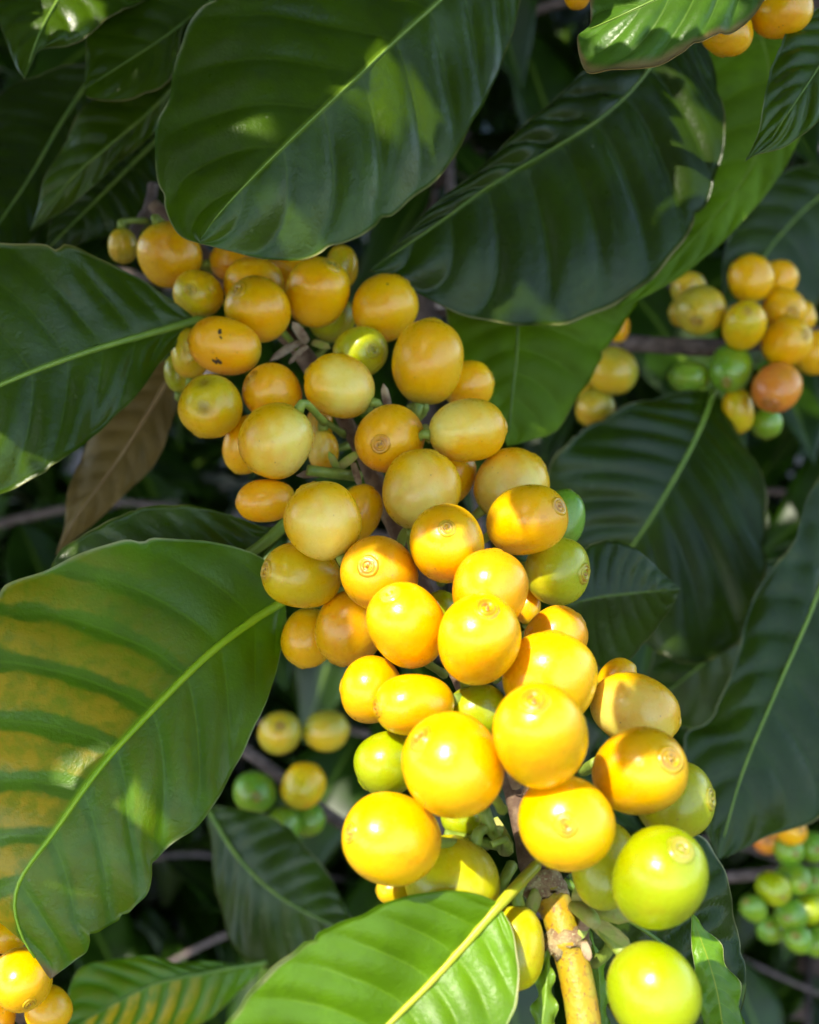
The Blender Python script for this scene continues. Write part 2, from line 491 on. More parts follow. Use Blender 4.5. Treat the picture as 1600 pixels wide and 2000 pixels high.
# ------------------------------------------------------------------ coffee cherries
YEL = (0.84, 0.475, 0.004); ORA = (0.84, 0.385, 0.006); PAL = (0.82, 0.66, 0.13)
GRN = (0.50, 0.47, 0.012); LIM = (0.31, 0.38, 0.003); OLV = (0.42, 0.36, 0.03); DGR = (0.14, 0.30, 0.02)
KIND = {'Y': (YEL, ORA, 0.35), 'O': (ORA, YEL, 0.55), 'L': (YEL, PAL, 0.95), 'G': (GRN, LIM, 0.5), 'M': ((0.76, 0.47, 0.006), GRN, 0.6),
        'W': ((0.58, 0.52, 0.008), LIM, 0.4), 'K': (LIM, (0.42, 0.48, 0.01), 0.5), 'B': (OLV, YEL, 0.5), 'D': (DGR, LIM, 0.35), 'R': ((0.62, 0.19, 0.03), ORA, 0.5)}

def fit_axis(ax):
    z = np.asarray(ax, float); z /= np.linalg.norm(z)
    ref = np.array([0.3, 0.2, 1.0]) if abs(z[2]) < 0.9 else np.array([1.0, 0, 0])
    x = np.cross(ref, z); x /= np.linalg.norm(x)
    return np.stack([x, np.cross(z, x), z], axis=1)

def cherry(parent, centre, a, b, axis, kind, patch=None, scar=True, pedicel_to=None, label=None, detail=1, spots=None, dents=None, scarcol=None):
    Rm = fit_axis(axis)
    nth, nph = (26, 36) if detail else (14, 18)
    th = np.linspace(0, math.pi, nth)
    lp = nrng.rand(6) * 6.28
    sq = 0.86 + 0.12 * nrng.rand()
    V = []; 
    for t in th:
        for k in range(nph):
            p = 2 * math.pi * k / nph
            st = math.sin(t) ** sq if 0 < t < math.pi else 0.0
            ct = math.copysign(abs(math.cos(t)) ** 0.96, math.cos(t))
            lump = 1 + 0.030 * math.sin(2 * p + lp[0]) * st + 0.018 * math.sin(3 * t + p + lp[1]) * st + 0.010 * math.sin(3 * p - 2 * t + lp[5]) * st
            # two faint seams where the two beans meet
            lump -= 0.008 * math.exp(-((math.sin(p + lp[2])) / 0.09) ** 2) * st
            bb = b * (1 + 0.05 * math.cos(t + 0.5))
            V.append((bb * st * math.cos(p) * lump, bb * st * math.sin(p) * lump, a * ct))
    V = np.array(V)
    nrm = V / np.array([b * b, b * b, a * a]); nrm /= np.linalg.norm(nrm, axis=1)[:, None] + 1e-12
    Wd = V @ Rm.T; nw = nrm @ Rm.T
    if dents is not None:
        for (dx, dy, rr, dep) in dents:
            dn = RV * dx + UV_ * dy - FV * math.sqrt(max(0, 1 - dx * dx - dy * dy))
            f = np.exp(-((1 - nw @ dn) / (rr * rr * 0.5)))
            Wd -= nw * (dep * f)[:, None]
    c1, c2, am = KIND[kind]
    pd = patch if patch is not None else (rng.uniform(-.5, .5), rng.uniform(-.6, .2), 0.75)
    pdir = RV * pd[0] + UV_ * pd[1] - FV * pd[2]; pdir /= np.linalg.norm(pdir)
    f = nw @ pdir + 0.12 * np.sin(nw[:, 0] * 5 + lp[3]) + 0.1 * np.sin(nw[:, 2] * 6 + lp[4]) + 0.07 * np.sin(nw[:, 0] * 13 + nw[:, 1] * 9 + lp[0])
    f = np.clip((f - 0.25) / 0.75, 0, 1); f = f * f * (3 - 2 * f) * am
    jit = 1 + rng.uniform(-0.06, 0.06)
    C = np.array(c1)[None] * jit * (1 - f[:, None]) + np.array(c2)[None] * f[:, None]
    # the stalk end stays a little greener
    tg = np.repeat(np.clip((th - 2.35) / 0.7, 0, 1), nph)[:, None]
    C = C * (1 - 0.55 * tg) + np.array((0.38, 0.42, 0.03))[None] * 0.55 * tg
    if dents is not None:
        for (dx, dy, rr, dep) in dents:
            dn = RV * dx + UV_ * dy - FV * math.sqrt(max(0, 1 - dx * dx - dy * dy))
            f = np.exp(-((1 - nw @ dn) / (rr * rr * 0.35)))[:, None] * 0.8
            C = C * (1 - f) + np.array((0.20, 0.10, 0.01))[None] * f
    F = []
    for i in range(nth - 1):
        for k in range(nph):
            k2 = (k + 1) % nph
            F.append((i * nph + k, (i + 1) * nph + k, (i + 1) * nph + k2, i * nph + k2))
    o = mesh_obj('cherry', Wd + centre, F, M['cherry'], parent, origin=centre, colors=C)
    if label: o['label'] = label
    if scar:
        # ring-shaped scar of the fallen flower: raised rim, sunken disc, small nub
        s = b * (1.0 + 0.18 * rng.uniform(-1, 1))
        prof = [(0.0, 0.035), (0.028, 0.030), (0.05, -0.016), (0.085, -0.024), (0.115, -0.004), (0.145, 0.030), (0.17, 0.018), (0.195, -0.006), (0.225, 0.020), (0.25, 0.016), (0.28, -0.004), (0.30, -0.034)]
        ink = [0.7, 0.9, 1.1, 1.0, 0.7, 0.45, 0.6, 0.7, 0.35, 0.3, 0.25, 0.05]
        ns = 22; sv = []; sc = []; sf = []
        brown = np.array(scarcol if scarcol else (0.36, 0.15, 0.02))
        ell = 1 + 0.12 * rng.uniform(-1, 1)
        for (rr, hh), w in zip(prof, ink):
            tt = 0.0
            for k in range(ns):
                p = 2 * math.pi * k / ns
                wob = 1 + 0.04 * math.sin(2 * p + lp[0]) + 0.02 * math.sin(5 * p + lp[1])
                x = s * rr * wob * math.cos(p) * ell; y = s * rr * wob * math.sin(p)
                q = min(0.999, math.hypot(x, y) / b)
                # height of the fruit's own surface at this radius
                stt = (q / (1 + 0.05 * math.cos(0.5))) ** (1 / sq)
                zz = a * max(0.0, 1 - stt * stt) ** 0.48
                sv.append((x, y, zz + (hh * (1 + 0.45 * math.sin(2 * p + lp[2]) + 0.3 * nrng.randn()) + 0.016) * s))
                ww = min(1.0, w * (0.8 + 0.35 * math.sin(2 * p + lp[5]) + 0.16 * nrng.randn()))
                sc.append(np.array(c1) * 0.92 * max(0, 1 - ww) + brown * ww)
        for i in range(len(prof) - 1):
            for k in range(ns):
                k2 = (k + 1) % ns
                sf.append((i * ns + k, (i + 1) * ns + k, (i + 1) * ns + k2, i * ns + k2))
        sv = np.array(sv) @ Rm.T + centre
        mesh_obj('calyx_scar', sv, sf, M['scar'], o, origin=centre + Rm[:, 2] * a, colors=np.array(sc))
    if pedicel_to is not None:
        p0 = centre - Rm[:, 2] * a * 0.97
        p1 = centre - Rm[:, 2] * (a + 0.002) + FV * 0.0015
        p2 = np.asarray(pedicel_to)
        L = np.linalg.norm(p2 - p1)
        p2 = p1 + (p2 - p1) * min(L, 0.007) / L + FV * 0.005
        pa = catmull([p0, p1, p2], 9)
        tube('pedicel', pa, [0.0012, 0.0010, 0.0009, .0008, .0008, .0008, .0008, .0009, .0010], M['pedicel'], o, 8)
    if spots is not None:
        for (dx, dy, rr) in spots:
            dn = RV * dx + UV_ * dy - FV * math.sqrt(max(0, 1 - dx * dx - dy * dy))
            loc = Rm.T @ dn
            tlen = 1 / math.sqrt(loc[0] ** 2 / b ** 2 + loc[1] ** 2 / b ** 2 + loc[2] ** 2 / a ** 2)
            pt = centre + dn * tlen * 1.0
            A = fit_axis(dn)
            sv = []; sf = []
            for i, (q, hgt) in enumerate(((0.15, 0.10), (0.6, 0.09), (1.0, -0.12))):
                for k in range(9):
                    p = 2 * math.pi * k / 9; w = q * rr * (1 + 0.3 * rng.uniform(-1, 1))
                    sv.append(pt + A[:, 0] * w * math.cos(p) + A[:, 1] * w * math.sin(p) + dn * (hgt * rr - (q * rr) ** 2 / (2 * b)))
            for i in range(2):
                for k in range(9):
                    sf.append((i * 9 + k, (i + 1) * 9 + k, (i + 1) * 9 + (k + 1) % 9, i * 9 + (k + 1) % 9))
            sf.append(tuple(range(9)))
            mesh_obj('spot', np.array(sv), sf, M['spot'], o, origin=pt)
    return o

def cluster(parent, rows, depth, stem=None, spread=0.0105, detail=1):
    """rows: (x, y, rx, ry, axis x, axis y, axis mode, layer, kind, options).  Mode 's': the scar shows, offset in
    units of the radius; 'h': the scar is turned away.  Depths are relaxed until the fruit just touch."""
    n = len(rows)
    d = np.array([depth(r[1]) - r[7] * spread for r in rows])
    for it in range(60):
        moved = 0
        for i in range(n):
            for j in range(i + 1, n):
                a, b = rows[i], rows[j]
                sc = (d[i] + d[j]) / 2 / FPX
                dx = (a[0] - b[0]) * sc; dy = (a[1] - b[1]) * sc
                # elliptical reach in the picture plane, sphere-like in depth
                ra = math.sqrt(a[2] * a[3]) * sc; rb = math.sqrt(b[2] * b[3]) * sc
                t = math.atan2(dy, dx)
                ea = 1 / math.hypot(math.cos(t) / a[2], math.sin(t) / a[3]) * sc
                eb = 1 / math.hypot(math.cos(t) / b[2], math.sin(t) / b[3]) * sc
                q = math.hypot(dx, dy) / (ea + eb)
                if q >= 1: continue
                need = (ra + rb) * math.sqrt(1 - q * q) * 0.93
                gap = d[j] - d[i]
                sgn = 1 if (rows[i][7] > rows[j][7] or (rows[i][7] == rows[j][7] and gap >= 0)) else -1
                lack = need - gap * sgn
                if lack > 1e-5:
                    d[j] += sgn * lack * 0.3; d[i] -= sgn * lack * 0.3
                    moved = max(moved, lack)
        if moved < 2e-5: break
    out = []
    for r, di in zip(rows, d):
        cx, cy, rx, ry, sx, sy, mode, layer, kind = r[:9]
        opt = r[9] if len(r) > 9 else {}
        sc = di / FPX
        c = P(cx, cy, di)
        m = math.hypot(sx, sy)
        if mode == 's':
            s = min(m, 0.97); w = math.sqrt(1 - s * s)
        else:
            s = 0.985; w = -0.17
        ux, uy = (sx / m, sy / m) if m > 1e-6 else (0, 1)
        view = (c - CAM) / np.linalg.norm(c - CAM)
        r_ = RV - view * (RV @ view); r_ /= np.linalg.norm(r_)
        u_ = np.cross(r_, view)
        axis = r_ * ux * s + u_ * uy * s - view * w
        lo, hi = min(rx, ry) * sc, max(rx, ry) * sc
        # radius across the axis and along it, from the outline
        along = 1 / math.hypot(ux / rx, uy / ry) * sc
        across = 1 / math.hypot(uy / rx, ux / ry) * sc
        b = across
        if s > 0.5:
            aa = math.sqrt(max(along ** 2 - (b * w) ** 2, (0.75 * b) ** 2)) / s
            aa = min(max(aa, 0.82 * b), 1.35 * b)
        else:
            b = (along + across) / 2; aa = 1.08 * b
        ped = None
        if stem is not None and opt.get('ped', True):
            back = c - axis * (aa + 0.004)
            k = np.argmin(np.linalg.norm(stem - back, axis=1))
            ped = stem[k]
        out.append(cherry(parent, c, aa, b, axis, kind, opt.get('patch'), opt.get('scar', mode == 's' or detail > 0), ped,
                          opt.get('label'), detail, opt.get('spots'), opt.get('dents'), opt.get('scarcol')))
    return out, d

# ------------------------------------------------------------------ the main fruiting branch
stem_px = [(255, 470, .300), (300, 400, .300), (380, 480, .296), (480, 590, .288), (590, 690, .276), (690, 850, .258), (760, 1000, .243), (850, 1200, .226),
           (940, 1400, .212), (1000, 1530, .203), (1035, 1680, .193), (1060, 1735, .190)]
stem_px = stem_px[1:]
stem_w = catmull([P(*q) for q in stem_px], 90)
branch = empty('coffee_branch', stem_w[-1], 'main coffee branch packed with ripe yellow cherries, sunlit in its lower half, between broad leaves', 'branch')
rad = 0.0019 + 0.0006 * np.abs(np.sin(np.linspace(0, 14, 90))) ** 6
tube('stem', stem_w, rad, M['bark'], branch, 12, bump=0.05)
shoot_w = catmull([P(1050, 1715, .190), P(1085, 1770, .187), P(1108, 1840, .184), P(1128, 1920, .181), P(1142, 2010, .178), P(1150, 2140, .174)], 60)
srad = np.interp(np.linspace(0, 1, 60), [0, .10, .13, .2, .31, .335, .355, .39, .45, 1], [.0030, .0031, .0030, .0029, .0030, .0036, .0036, .0028, .0028, .0028])
so = tube('shoot', shoot_w, srad, M['shoot'], branch, 18, bump=0.01)
so['label'] = 'yellow green young shoot continuing the woody stem'
# bark collars at the two nodes, with ragged rims
def collar(path, r, n=20, rag=0.25):
    path = np.asarray(path)
    v, f = tube_data(path, np.asarray(r), n)
    k = len(path)
    T = path[-1] - path[0]; T /= np.linalg.norm(T)
    for i in (0, k - 1):
        for q in range(n):
            v[i * n + q] += T * rng.uniform(-1, 1) * r[0] * rag
    for q in range(len(v)):
        v[q] += nrng.randn(3) * r[0] * 0.05
    o = mesh_obj('node_collar', v, f, M['collar'], branch, origin=path[0])
    return o
collar(shoot_w[0:9], [.0034, .0036, .0037, .0036, .0035, .0035, .0034, .0033, .0032])
collar(shoot_w[17:24], [.0033, .0037, .0039, .0039, .0037, .0035, .0031])

def ang(dx, dy):   # scar offset measured in the picture (y down) as a fraction of the radius
    return dx, -dy
S = 's'; H = 'h'
rows = [
 # x, y, rx, ry, axis x, axis y(up), mode, layer, kind
 (330, 497, 64, 63, .3, -.9, H, 0.2, 'Y'),
 (240, 480, 29, 34, 0, -1, H, -.7, 'B'),
 (388, 575, 50, 46, -.30, .17, S, 0.7, 'M', {'scarcol': (.30, .26, .03)}),
 (455, 510, 46, 40, 1, .1, H, -.4, 'O'),
 (497, 562, 62, 58, .2, .9, H, 0.6, 'Y'),
 (505, 605, 69, 61, -.62, .58, S, 1.5, 'Y', {'scarcol': (.42, .24, .03)}),
 (620, 572, 60, 71, .42, .78, S, 1.0, 'Y', {'scarcol': (.32, .28, .06)}),
 (575, 525, 52, 45, 1, 0, H, -.6, 'O'),
 (668, 522, 32, 42, 0, 1, H, -.6, 'M'),
 (648, 622, 46, 46, .3, 1, H, -.5, 'G'),
 (752, 602, 61, 68, .5, .85, H, 0.8, 'Y', {'spots': [(.10, .58, .00035)]}),
 (836, 708, 73, 82, .1, 1, H, 1.5, 'Y', {'patch': (.1, .1, 1)}),
 (703, 687, 58, 46, .47, .05, S, 1.0, 'G', {'scarcol': (.25, .2, .04)}),
 (664, 755, 72, 60, -.9, .45, H, 1.6, 'L', {'patch': (.45, -.1, .8)}),
 (440, 676, 72, 55, -.95, .25, H, 1.6, 'O', {'ped': False, 'label': 'orange cherry with black spots beside the left leaf', 'spots': [(-.05, .40, .0006), (-.02, .33, .0005), (.0, .16, .0003), (.04, .12, .0002), (-.28, -.62, .0004), (-.20, -.66, .0005), (-.12, -.62, .0004), (-.06, -.68, .0005), (-.16, -.54, .0002)]}),
 (372, 690, 40, 50, 0, 1, H, 0.4, 'M'),
 (350, 728, 29, 48, 0, 1, H, -.3, 'G'),
 (411, 793, 63, 62, -.3, -.9, H, 1.3, 'M', {'ped': False, 'label': 'yellow cherry with brown sunken dents', 'dents': [(-.05, -.15, .26, .0007), (-.08, .74, .3, .0006)], 'patch': (.1, .5, .8)}),
 (533, 768, 62, 53, -.70, .52, S, 1.3, 'O', {'ped': False, 'patch': (0, -.3, 1)}),
 (540, 860, 75, 74, -.6, -.8, H, 2.2, 'L', {'patch': (.55, -.25, .8)}),
 (482, 868, 43, 66, -.3, -.9, H, 1.2, 'Y'),
 (624, 832, 27, 40, 0, 1, H, -.2, 'L'),
 (632, 880, 30, 44, 0, -1, H, 0.2, 'L'),
 (762, 857, 65, 72, -.25, -.14, S, 1.6, 'O', {'patch': (0, .3, 1)}),
 (914, 752, 50, 48, .8, .2, H, 0.2, 'Y'),
 (913, 841, 75, 65, .9, .1, H, 1.3, 'L', {'patch': (-.5, .3, .8)}),
 (823, 958, 76, 80, .2, .9, H, 1.7, 'L', {'patch': (-.1, -.3, .9)}),
 (884, 932, 43, 60, .4, .9, H, 0.9, 'Y'),
 (520, 978, 70, 43, -.9, -.1, H, 1.0, 'O', {'patch': (.8, .1, .6), 'label': 'small orange blushed cherry above the folded leaf'}),
 (632, 1018, 79, 76, -.4, .8, H, 1.7, 'L', {'patch': (.05, -.3, .95)}),
 (702, 1002, 44, 58, .3, .9, H, 0.7, 'Y'),
 (998, 948, 80, 68, .7, .6, H, 1.1, 'L', {'patch': (-.2, -.1, .9)}),
 (1028, 1017, 83, 69, .76, .33, S, 2.0, 'Y'),
 (872, 1063, 77, 75, .01, .37, S, 1.9, 'Y', {'scarcol': (.24, .13, .03)}),
 (590, 1125, 77, 65, -.88, .13, S, 1.6, 'M'),
 (742, 1121, 77, 76, -.28, .18, S, 1.8, 'O'),
 (1088, 1115, 62, 71, .9, -.1, S, 0.6, 'G', {'label': 'yellow green cherry at the right edge of the cluster'}),
 (1098, 1015, 44, 66, .2, 1, H, 0.0, 'D'),
 (957, 1152, 78, 79, .1, .9, H, 1.9, 'O', {'patch': (-.2, -.4, .9)}),
 (795, 1222, 76, 88, -.38, .70, S, 2.6, 'Y', {'scarcol': (.45, .46, .14), 'label': 'bright yellow cherry with a pale green scar on top'}),
 (935, 1250, 84, 88, .18, .66, S, 2.8, 'Y', {'scarcol': (.55, .13, .015)}),
 (602, 1245, 52, 60, -.2, -.9, H, 0.4, 'Y'),
 (683, 1226, 66, 76, -.3, -.9, H, 0.9, 'O'),
 (1085, 1245, 66, 58, .7, .5, H, 1.0, 'O'),
 (1030, 1185, 26, 52, 0, 1, H, .5, 'Y'),
 (726, 1347, 60, 70, -.9, .1, H, 1.4, 'Y'),
 (810, 1376, 78, 63, -.93, -.08, S, 2.1, 'Y'),
 (930, 1390, 66, 52, .3, -.9, H, 1.7, 'K'),
 (1075, 1325, 95, 90, .1, .9, H, 2.6, 'Y'),
 (1055, 1439, 92, 89, -.09, .59, S, 3.4, 'Y', {'scarcol': (.55, .14, .015)}),
 (886, 1495, 103, 102, -.62, .50, S, 3.2, 'Y', {'scarcol': (.55, .14, .015)}),
 (757, 1491, 60, 69, -.7, -.6, H, 1.2, 'K', {'label': 'lime green cherry half hidden on the left'}),
 (1240, 1387, 90, 72, .85, -.3, H, 1.4, 'L', {'patch': (-.4, -.1, .9)}),
 (1205, 1322, 52, 30, .7, .5, H, 0.3, 'Y'),
 (1248, 1507, 91, 86, .62, .23, S, 2.6, 'Y', {'scarcol': (.26, .14, .03)}),
 (1317, 1562, 76, 78, .93, .02, S, 1.0, 'G', {'scarcol': (.25, .2, .04)}),
 (1107, 1608, 96, 94, -.02, -.03, S, 3.0, 'Y', {'scarcol': (.55, .14, .015)}),
 (767, 1638, 98, 88, -.80, .10, S, 2.4, 'Y', {'scarcol': (.55, .16, .015)}),
 (885, 1722, 99, 82, -.5, -.8, H, 0.5, 'W'),
 (900, 1600, 40, 34, .3, .9, H, 0.2, 'K'),
 (1180, 1690, 64, 84, .1, 1, H, 1.1, 'G', {'ped': False}),
 (1287, 1715, 93, 94, .44, .50, S, 2.6, 'K', {'ped': False, 'label': 'large lime green cherry at lower right', 'scarcol': (.50, .36, .10)}),
 (1276, 1935, 88, 94, .5, -.8, H, 2.0, 'K', {'label': 'lime green cherry hanging lowest beside the shoot', 'ped': False}),
 (1008, 1850, 58, 94, -.1, -1, H, 0.2, 'W'),
 (770, 1738, 36, 30, -1, 0, H, .2, 'M'),
 (862, 1190, 36, 36, 0, 1, H, 1.0, 'K'),
]
ctr_line = np.vstack([stem_w, shoot_w[:30]])
main_cherries, main_d = cluster(branch, rows, base_depth, ctr_line)

# leaves on the main branch
leaf(branch, [(386, 625), (300, 650), (200, 678), (100, 712), (0, 752), (-130, 810), (-300, 900)],
     [(386, 624), (335, 590), (255, 532), (150, 492), (60, 476), (-30, 480), (-160, 560), (-300, 900)],
     [(386, 627), (365, 655), (320, 702), (240, 800), (150, 880), (60, 936), (0, 970), (-110, 1010), (-220, 980), (-300, 900)],
     (.262, .238, .22), 'leaf', dl=.001, dr=.000, wave=.0016, rib_r=.0011, label='glossy leaf pointing to the left edge', petiole=[P(470, 640, .281)])
leaf(branch, [(556, 1172), (480, 1222), (400, 1285), (300, 1385), (200, 1495), (110, 1620), (35, 1730), (40, 1820), (98, 1912)],
     [(556, 1168), (540, 1120), (500, 1088), (420, 1060), (320, 1050), (200, 1070), (100, 1110), (0, 1160), (-130, 1260), (-200, 1450), (-150, 1640), (-60, 1755), (10, 1802), (60, 1850), (98, 1912)],
     [(556, 1178), (558, 1225), (545, 1290), (515, 1375), (465, 1490), (405, 1585), (350, 1638), (306, 1682), (283, 1745), (240, 1792), (188, 1818), (172, 1858), (130, 1888), (98, 1912)],
     (.236, .205, .20), 'leaf_yellow', dl=.010, dr=.006, skr=.14, skl=.02, wave=.0014, wk=5, quilt=.0009, rib_r=.0011, ribmat='rib_lime', nu=140, nv=24, label='large leaf with yellow patches along one side', petiole=[P(690, 1110, .236)])
leaf(branch, [(560, 1022), (500, 1072), (400, 1130), (250, 1180), (60, 1230)],
     [(558, 1018), (520, 1030), (440, 1002), (350, 985), (250, 1000), (180, 1035), (110, 1090), (60, 1230)],
     [(562, 1030), (520, 1085), (420, 1180), (250, 1260), (60, 1230)],
     (.248, .242, .24), 'leaf', dl=.002, dr=.004, wave=.0006, rib_r=.0015, label='folded leaf half hidden behind the yellow patched one', petiole=[P(700, 960, .25)])
leaf(branch, [(975, 1768), (905, 1848), (835, 1925), (755, 2005), (640, 2130), (480, 2290)],
     [(972, 1762), (935, 1746), (895, 1739), (830, 1743), (740, 1766), (640, 1810), (540, 1880), (465, 1958), (425, 2040), (420, 2150), (480, 2290)],
     [(978, 1775), (1000, 1815), (1012, 1870), (1010, 1930), (992, 2000), (930, 2110), (780, 2230), (480, 2290)],
     (.176, .167, .158), 'leaf_bright', dl=-.004, dr=-.003, ribmat='rib_yellow', wave=.0005, quilt=.0010, rib_r=.00085, fold=.07, nu=120, nv=22, label='sunlit leaf with a pale rim in front of the lowest cherries', petiole=[P(1048, 1690, .186), P(1010, 1730, .179)])
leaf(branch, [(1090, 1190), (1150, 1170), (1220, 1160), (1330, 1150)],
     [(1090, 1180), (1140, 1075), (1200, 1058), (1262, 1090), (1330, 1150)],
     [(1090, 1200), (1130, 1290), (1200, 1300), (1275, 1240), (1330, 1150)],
     (.262, .266, .27), 'leaf_shade', dl=.002, dr=.006, rib=False, wave=.001, wk=2, quilt=.0005, label='short dark leaf behind the right side of the cluster')
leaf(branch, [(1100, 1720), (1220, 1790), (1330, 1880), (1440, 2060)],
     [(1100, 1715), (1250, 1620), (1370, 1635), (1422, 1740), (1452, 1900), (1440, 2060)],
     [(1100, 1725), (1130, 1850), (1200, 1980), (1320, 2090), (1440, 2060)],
     (.215, .215, .208), 'leaf_shade', dl=.006, dr=.004, ribmat='rib_dark', label='dark leaf behind the two lowest lime green cherries')
leaf(branch, [(1352, 1790), (1385, 1880), (1405, 1960), (1420, 2080)],
     [(1350, 1785), (1352, 1860), (1372, 1990), (1420, 2080)],
     [(1354, 1785), (1400, 1840), (1442, 1930), (1450, 2010), (1420, 2080)],
     (.200, .196, .19), 'leaf_bright', dl=.001, dr=.003, rib=False, quilt=.0005, nv=8, nu=40)  # bright sliver, shaped and coloured as a sun fleck
leaf(branch, [(1072, 1850), (1068, 1920), (1060, 1990), (1045, 2070)],
     [(1070, 1850), (1050, 1920), (1040, 2000), (1045, 2070)],
     [(1075, 1850), (1082, 1930), (1085, 2010), (1045, 2070)],
     (.183, .179, .176), 'leaf_young', dl=.002, dr=.001, rib=False, quilt=.0003, nv=6, nu=30, label='narrow young leaf beside the shoot')
leaf(branch, [(1150, 1815), (1168, 1890), (1172, 1960), (1180, 2080)],
     [(1148, 1815), (1152, 1890), (1160, 1970), (1180, 2080)],
     [(1153, 1815), (1182, 1890), (1190, 1970), (1180, 2080)],
     (.189, .186, .182), 'leaf_bright', dl=.002, dr=.002, rib=False, quilt=.0003, nv=6, nu=30)

# bracts, dried flower bits and stalks at the nodes
def bract(p0, p1, w, mat, curl=0.3):
    p0 = np.array(p0); p1 = np.array(p1); w *= 0.72
    t = p1 - p0; L = np.linalg.norm(t); t /= L
    a = np.cross(t, FV); a /= np.linalg.norm(a); b = np.cross(a, t)
    v = []; f = []
    for i in range(7):
        q = i / 6
        ww = w * (0.5 + 0.9 * q) * (1 - q) ** 0.5 * 1.6 + w * 0.06
        for j in range(5):
            s = (j - 2) / 2
            v.append(p0 + t * L * q + a * ww * s + b * (curl * ww * (s * s - 0.5) + 0.25 * L * q * q) )
    n = len(v); v = np.array(v); v2 = v - b * w * 0.12
    v = np.vstack([v, v2])
    for i in range(6):
        for j in range(4):
            q = (i * 5 + j, i * 5 + j + 1, (i + 1) * 5 + j + 1, (i + 1) * 5 + j)
            f.append(q); f.append(tuple(n + x for x in q[::-1]))
        for j in (0, 4):
            f.append((i * 5 + j, (i + 1) * 5 + j, n + (i + 1) * 5 + j, n + i * 5 + j))
    return mesh_obj('bract', v, f, M[mat], branch, origin=p0)
for (x0, y0, d0, x1, y1, d1, w, m) in [
    (1120, 1745, .184, 1215, 1800, .176, .0022, 'bract'), (1160, 1800, .182, 1222, 1852, .176, .0018, 'bract'), (1150, 1770, .184, 1140, 1830, .18, .0012, 'bract'),
    (1050, 1740, .186, 1035, 1790, .182, .0015, 'bract'), (1010, 1540, .198, 1000, 1500, .190, .0014, 'bract_dry'), (1025, 1560, .198, 1050, 1520, .192, .0013, 'bract_dry'),
    (965, 1600, .196, 990, 1650, .188, .0013, 'bract'), (985, 1640, .195, 945, 1610, .189, .0012, 'bract'), (590, 665, .272, 540, 690, .262, .0013, 'bract_dry'),
    (600, 668, .270, 580, 640, .262, .0015, 'bract_dry'), (610, 668, .270, 632, 672, .262, .0012, 'bract'), (600, 675, .268, 570, 700, .262, .001, 'bract_dry'),
    (760, 805, .25, 752, 765, .242, .0012, 'bract_dry'), (830, 830, .25, 835, 845, .24, .0012, 'bract'), (650, 920, .245, 598, 925, .236, .0013, 'bract_dry'),
    (660, 915, .243, 690, 890, .236, .0013, 'bract'), (665, 925, .243, 650, 900, .234, .0011, 'bract'), (690, 905, .244, 700, 940, .238, .001, 'bract_dry'),
    (1140, 1840, .180, 1150, 1870, .177, .0009, 'bract_dry'), (1135, 1820, .182, 1155, 1790, .178, .0012, 'bract_dry')]:
    bract(P(x0, y0, d0), P(x1, y1, d1), w, m)
def stalk(pts, r, mat='pedicel', name='pedicel'):
    pa = catmull([P(*q) for q in pts], 14)
    return tube(name, pa, np.interp(np.linspace(0, 1, 14), [0, .5, 1], r), M[mat], branch, 9)
stalk([(985, 1650, .194), (940, 1645, .188), (868, 1632, .187)], [.0012, .0009, .0011])
stalk([(985, 1660, .194), (960, 1620, .186), (945, 1580, .186)], [.0012, .0010, .0011])
stalk([(990, 1660, .193), (985, 1640, .183), (960, 1650, .181)], [.0012, .0008, .0006])
stalk([(975, 1760, .19), (985, 1720, .186), (1000, 1690, .189)], [.001, .0009, .0011])
stalk([(1130, 1775, .186), (1180, 1820, .181), (1222, 1865, .178)], [.0012, .0011, .0013])
stalk([(1160, 1880, .187), (1185, 1860, .183), (1205, 1820, .181)], [.0011, .0010, .0010])
stalk([(700, 930, .246), (650, 925, .238), (600, 918, .236)], [.0013, .0012, .0012])
stalk([(720, 800, .256), (700, 800, .247), (672, 792, .243)], [.0012, .0010, .0011])
stalk([(790, 830, .25), (812, 810, .246), (818, 790, .246)], [.0012, .0010, .0011])
stalk([(1150, 1500, .2), (1140, 1505, .196), (1165, 1490, .19)], [.0012, .0010, .0011])
stalk([(780, 1075, .238), (786, 1050, .232), (800, 1030, .23)], [.0012, .0010, .0011])
# little bud stub beside the shoot
bud_p = catmull([P(1120, 1770, .184), P(1145, 1785, .179), P(1162, 1803, .1755)], 8)
tube('bud', bud_p, [.0010, .0011, .0012, .0013, .0014, .0014, .0013, .0010], M['bract'], branch, 12)

# ------------------------------------------------------------------ leafy branch hanging over from above
up_path = catmull([P(1700, -420, .36), P(1480, -250, .31), P(1250, -230, .285), P(1080, -230, .27), P(900, -330, .27)], 50)
upper = empty('coffee_branch', up_path[0], 'leafy coffee branch whose two huge dark leaves hang over the cluster from above', 'branch')
tube('stem', up_path, np.linspace(.004, .002, 50), M['bark'], upper, 10, bump=.05)
leaf(upper, [(1050, -200), (960, -95), (860, 0), (780, 72), (700, 148), (600, 242), (500, 340), (430, 415), (392, 466)],
     [(1050, -200), (830, -190), (600, -120), (450, -25), (380, 35), (348, 95), (330, 185), (306, 255), (308, 330), (322, 410), (350, 458), (392, 476)],
     [(1050, -200), (1055, -100), (1012, 10), (985, 110), (950, 190), (900, 280), (850, 350), (740, 440), (680, 476), (600, 502), (520, 505), (450, 492), (392, 476)],
     (.280, .243, .222), 'leaf', dl=.004, dr=.011, wave=.001, quilt=.0020, rib_r=.0006, fold=.03, nu=150, nv=26, label='large dark leaf nearest the top, with a pale midrib')
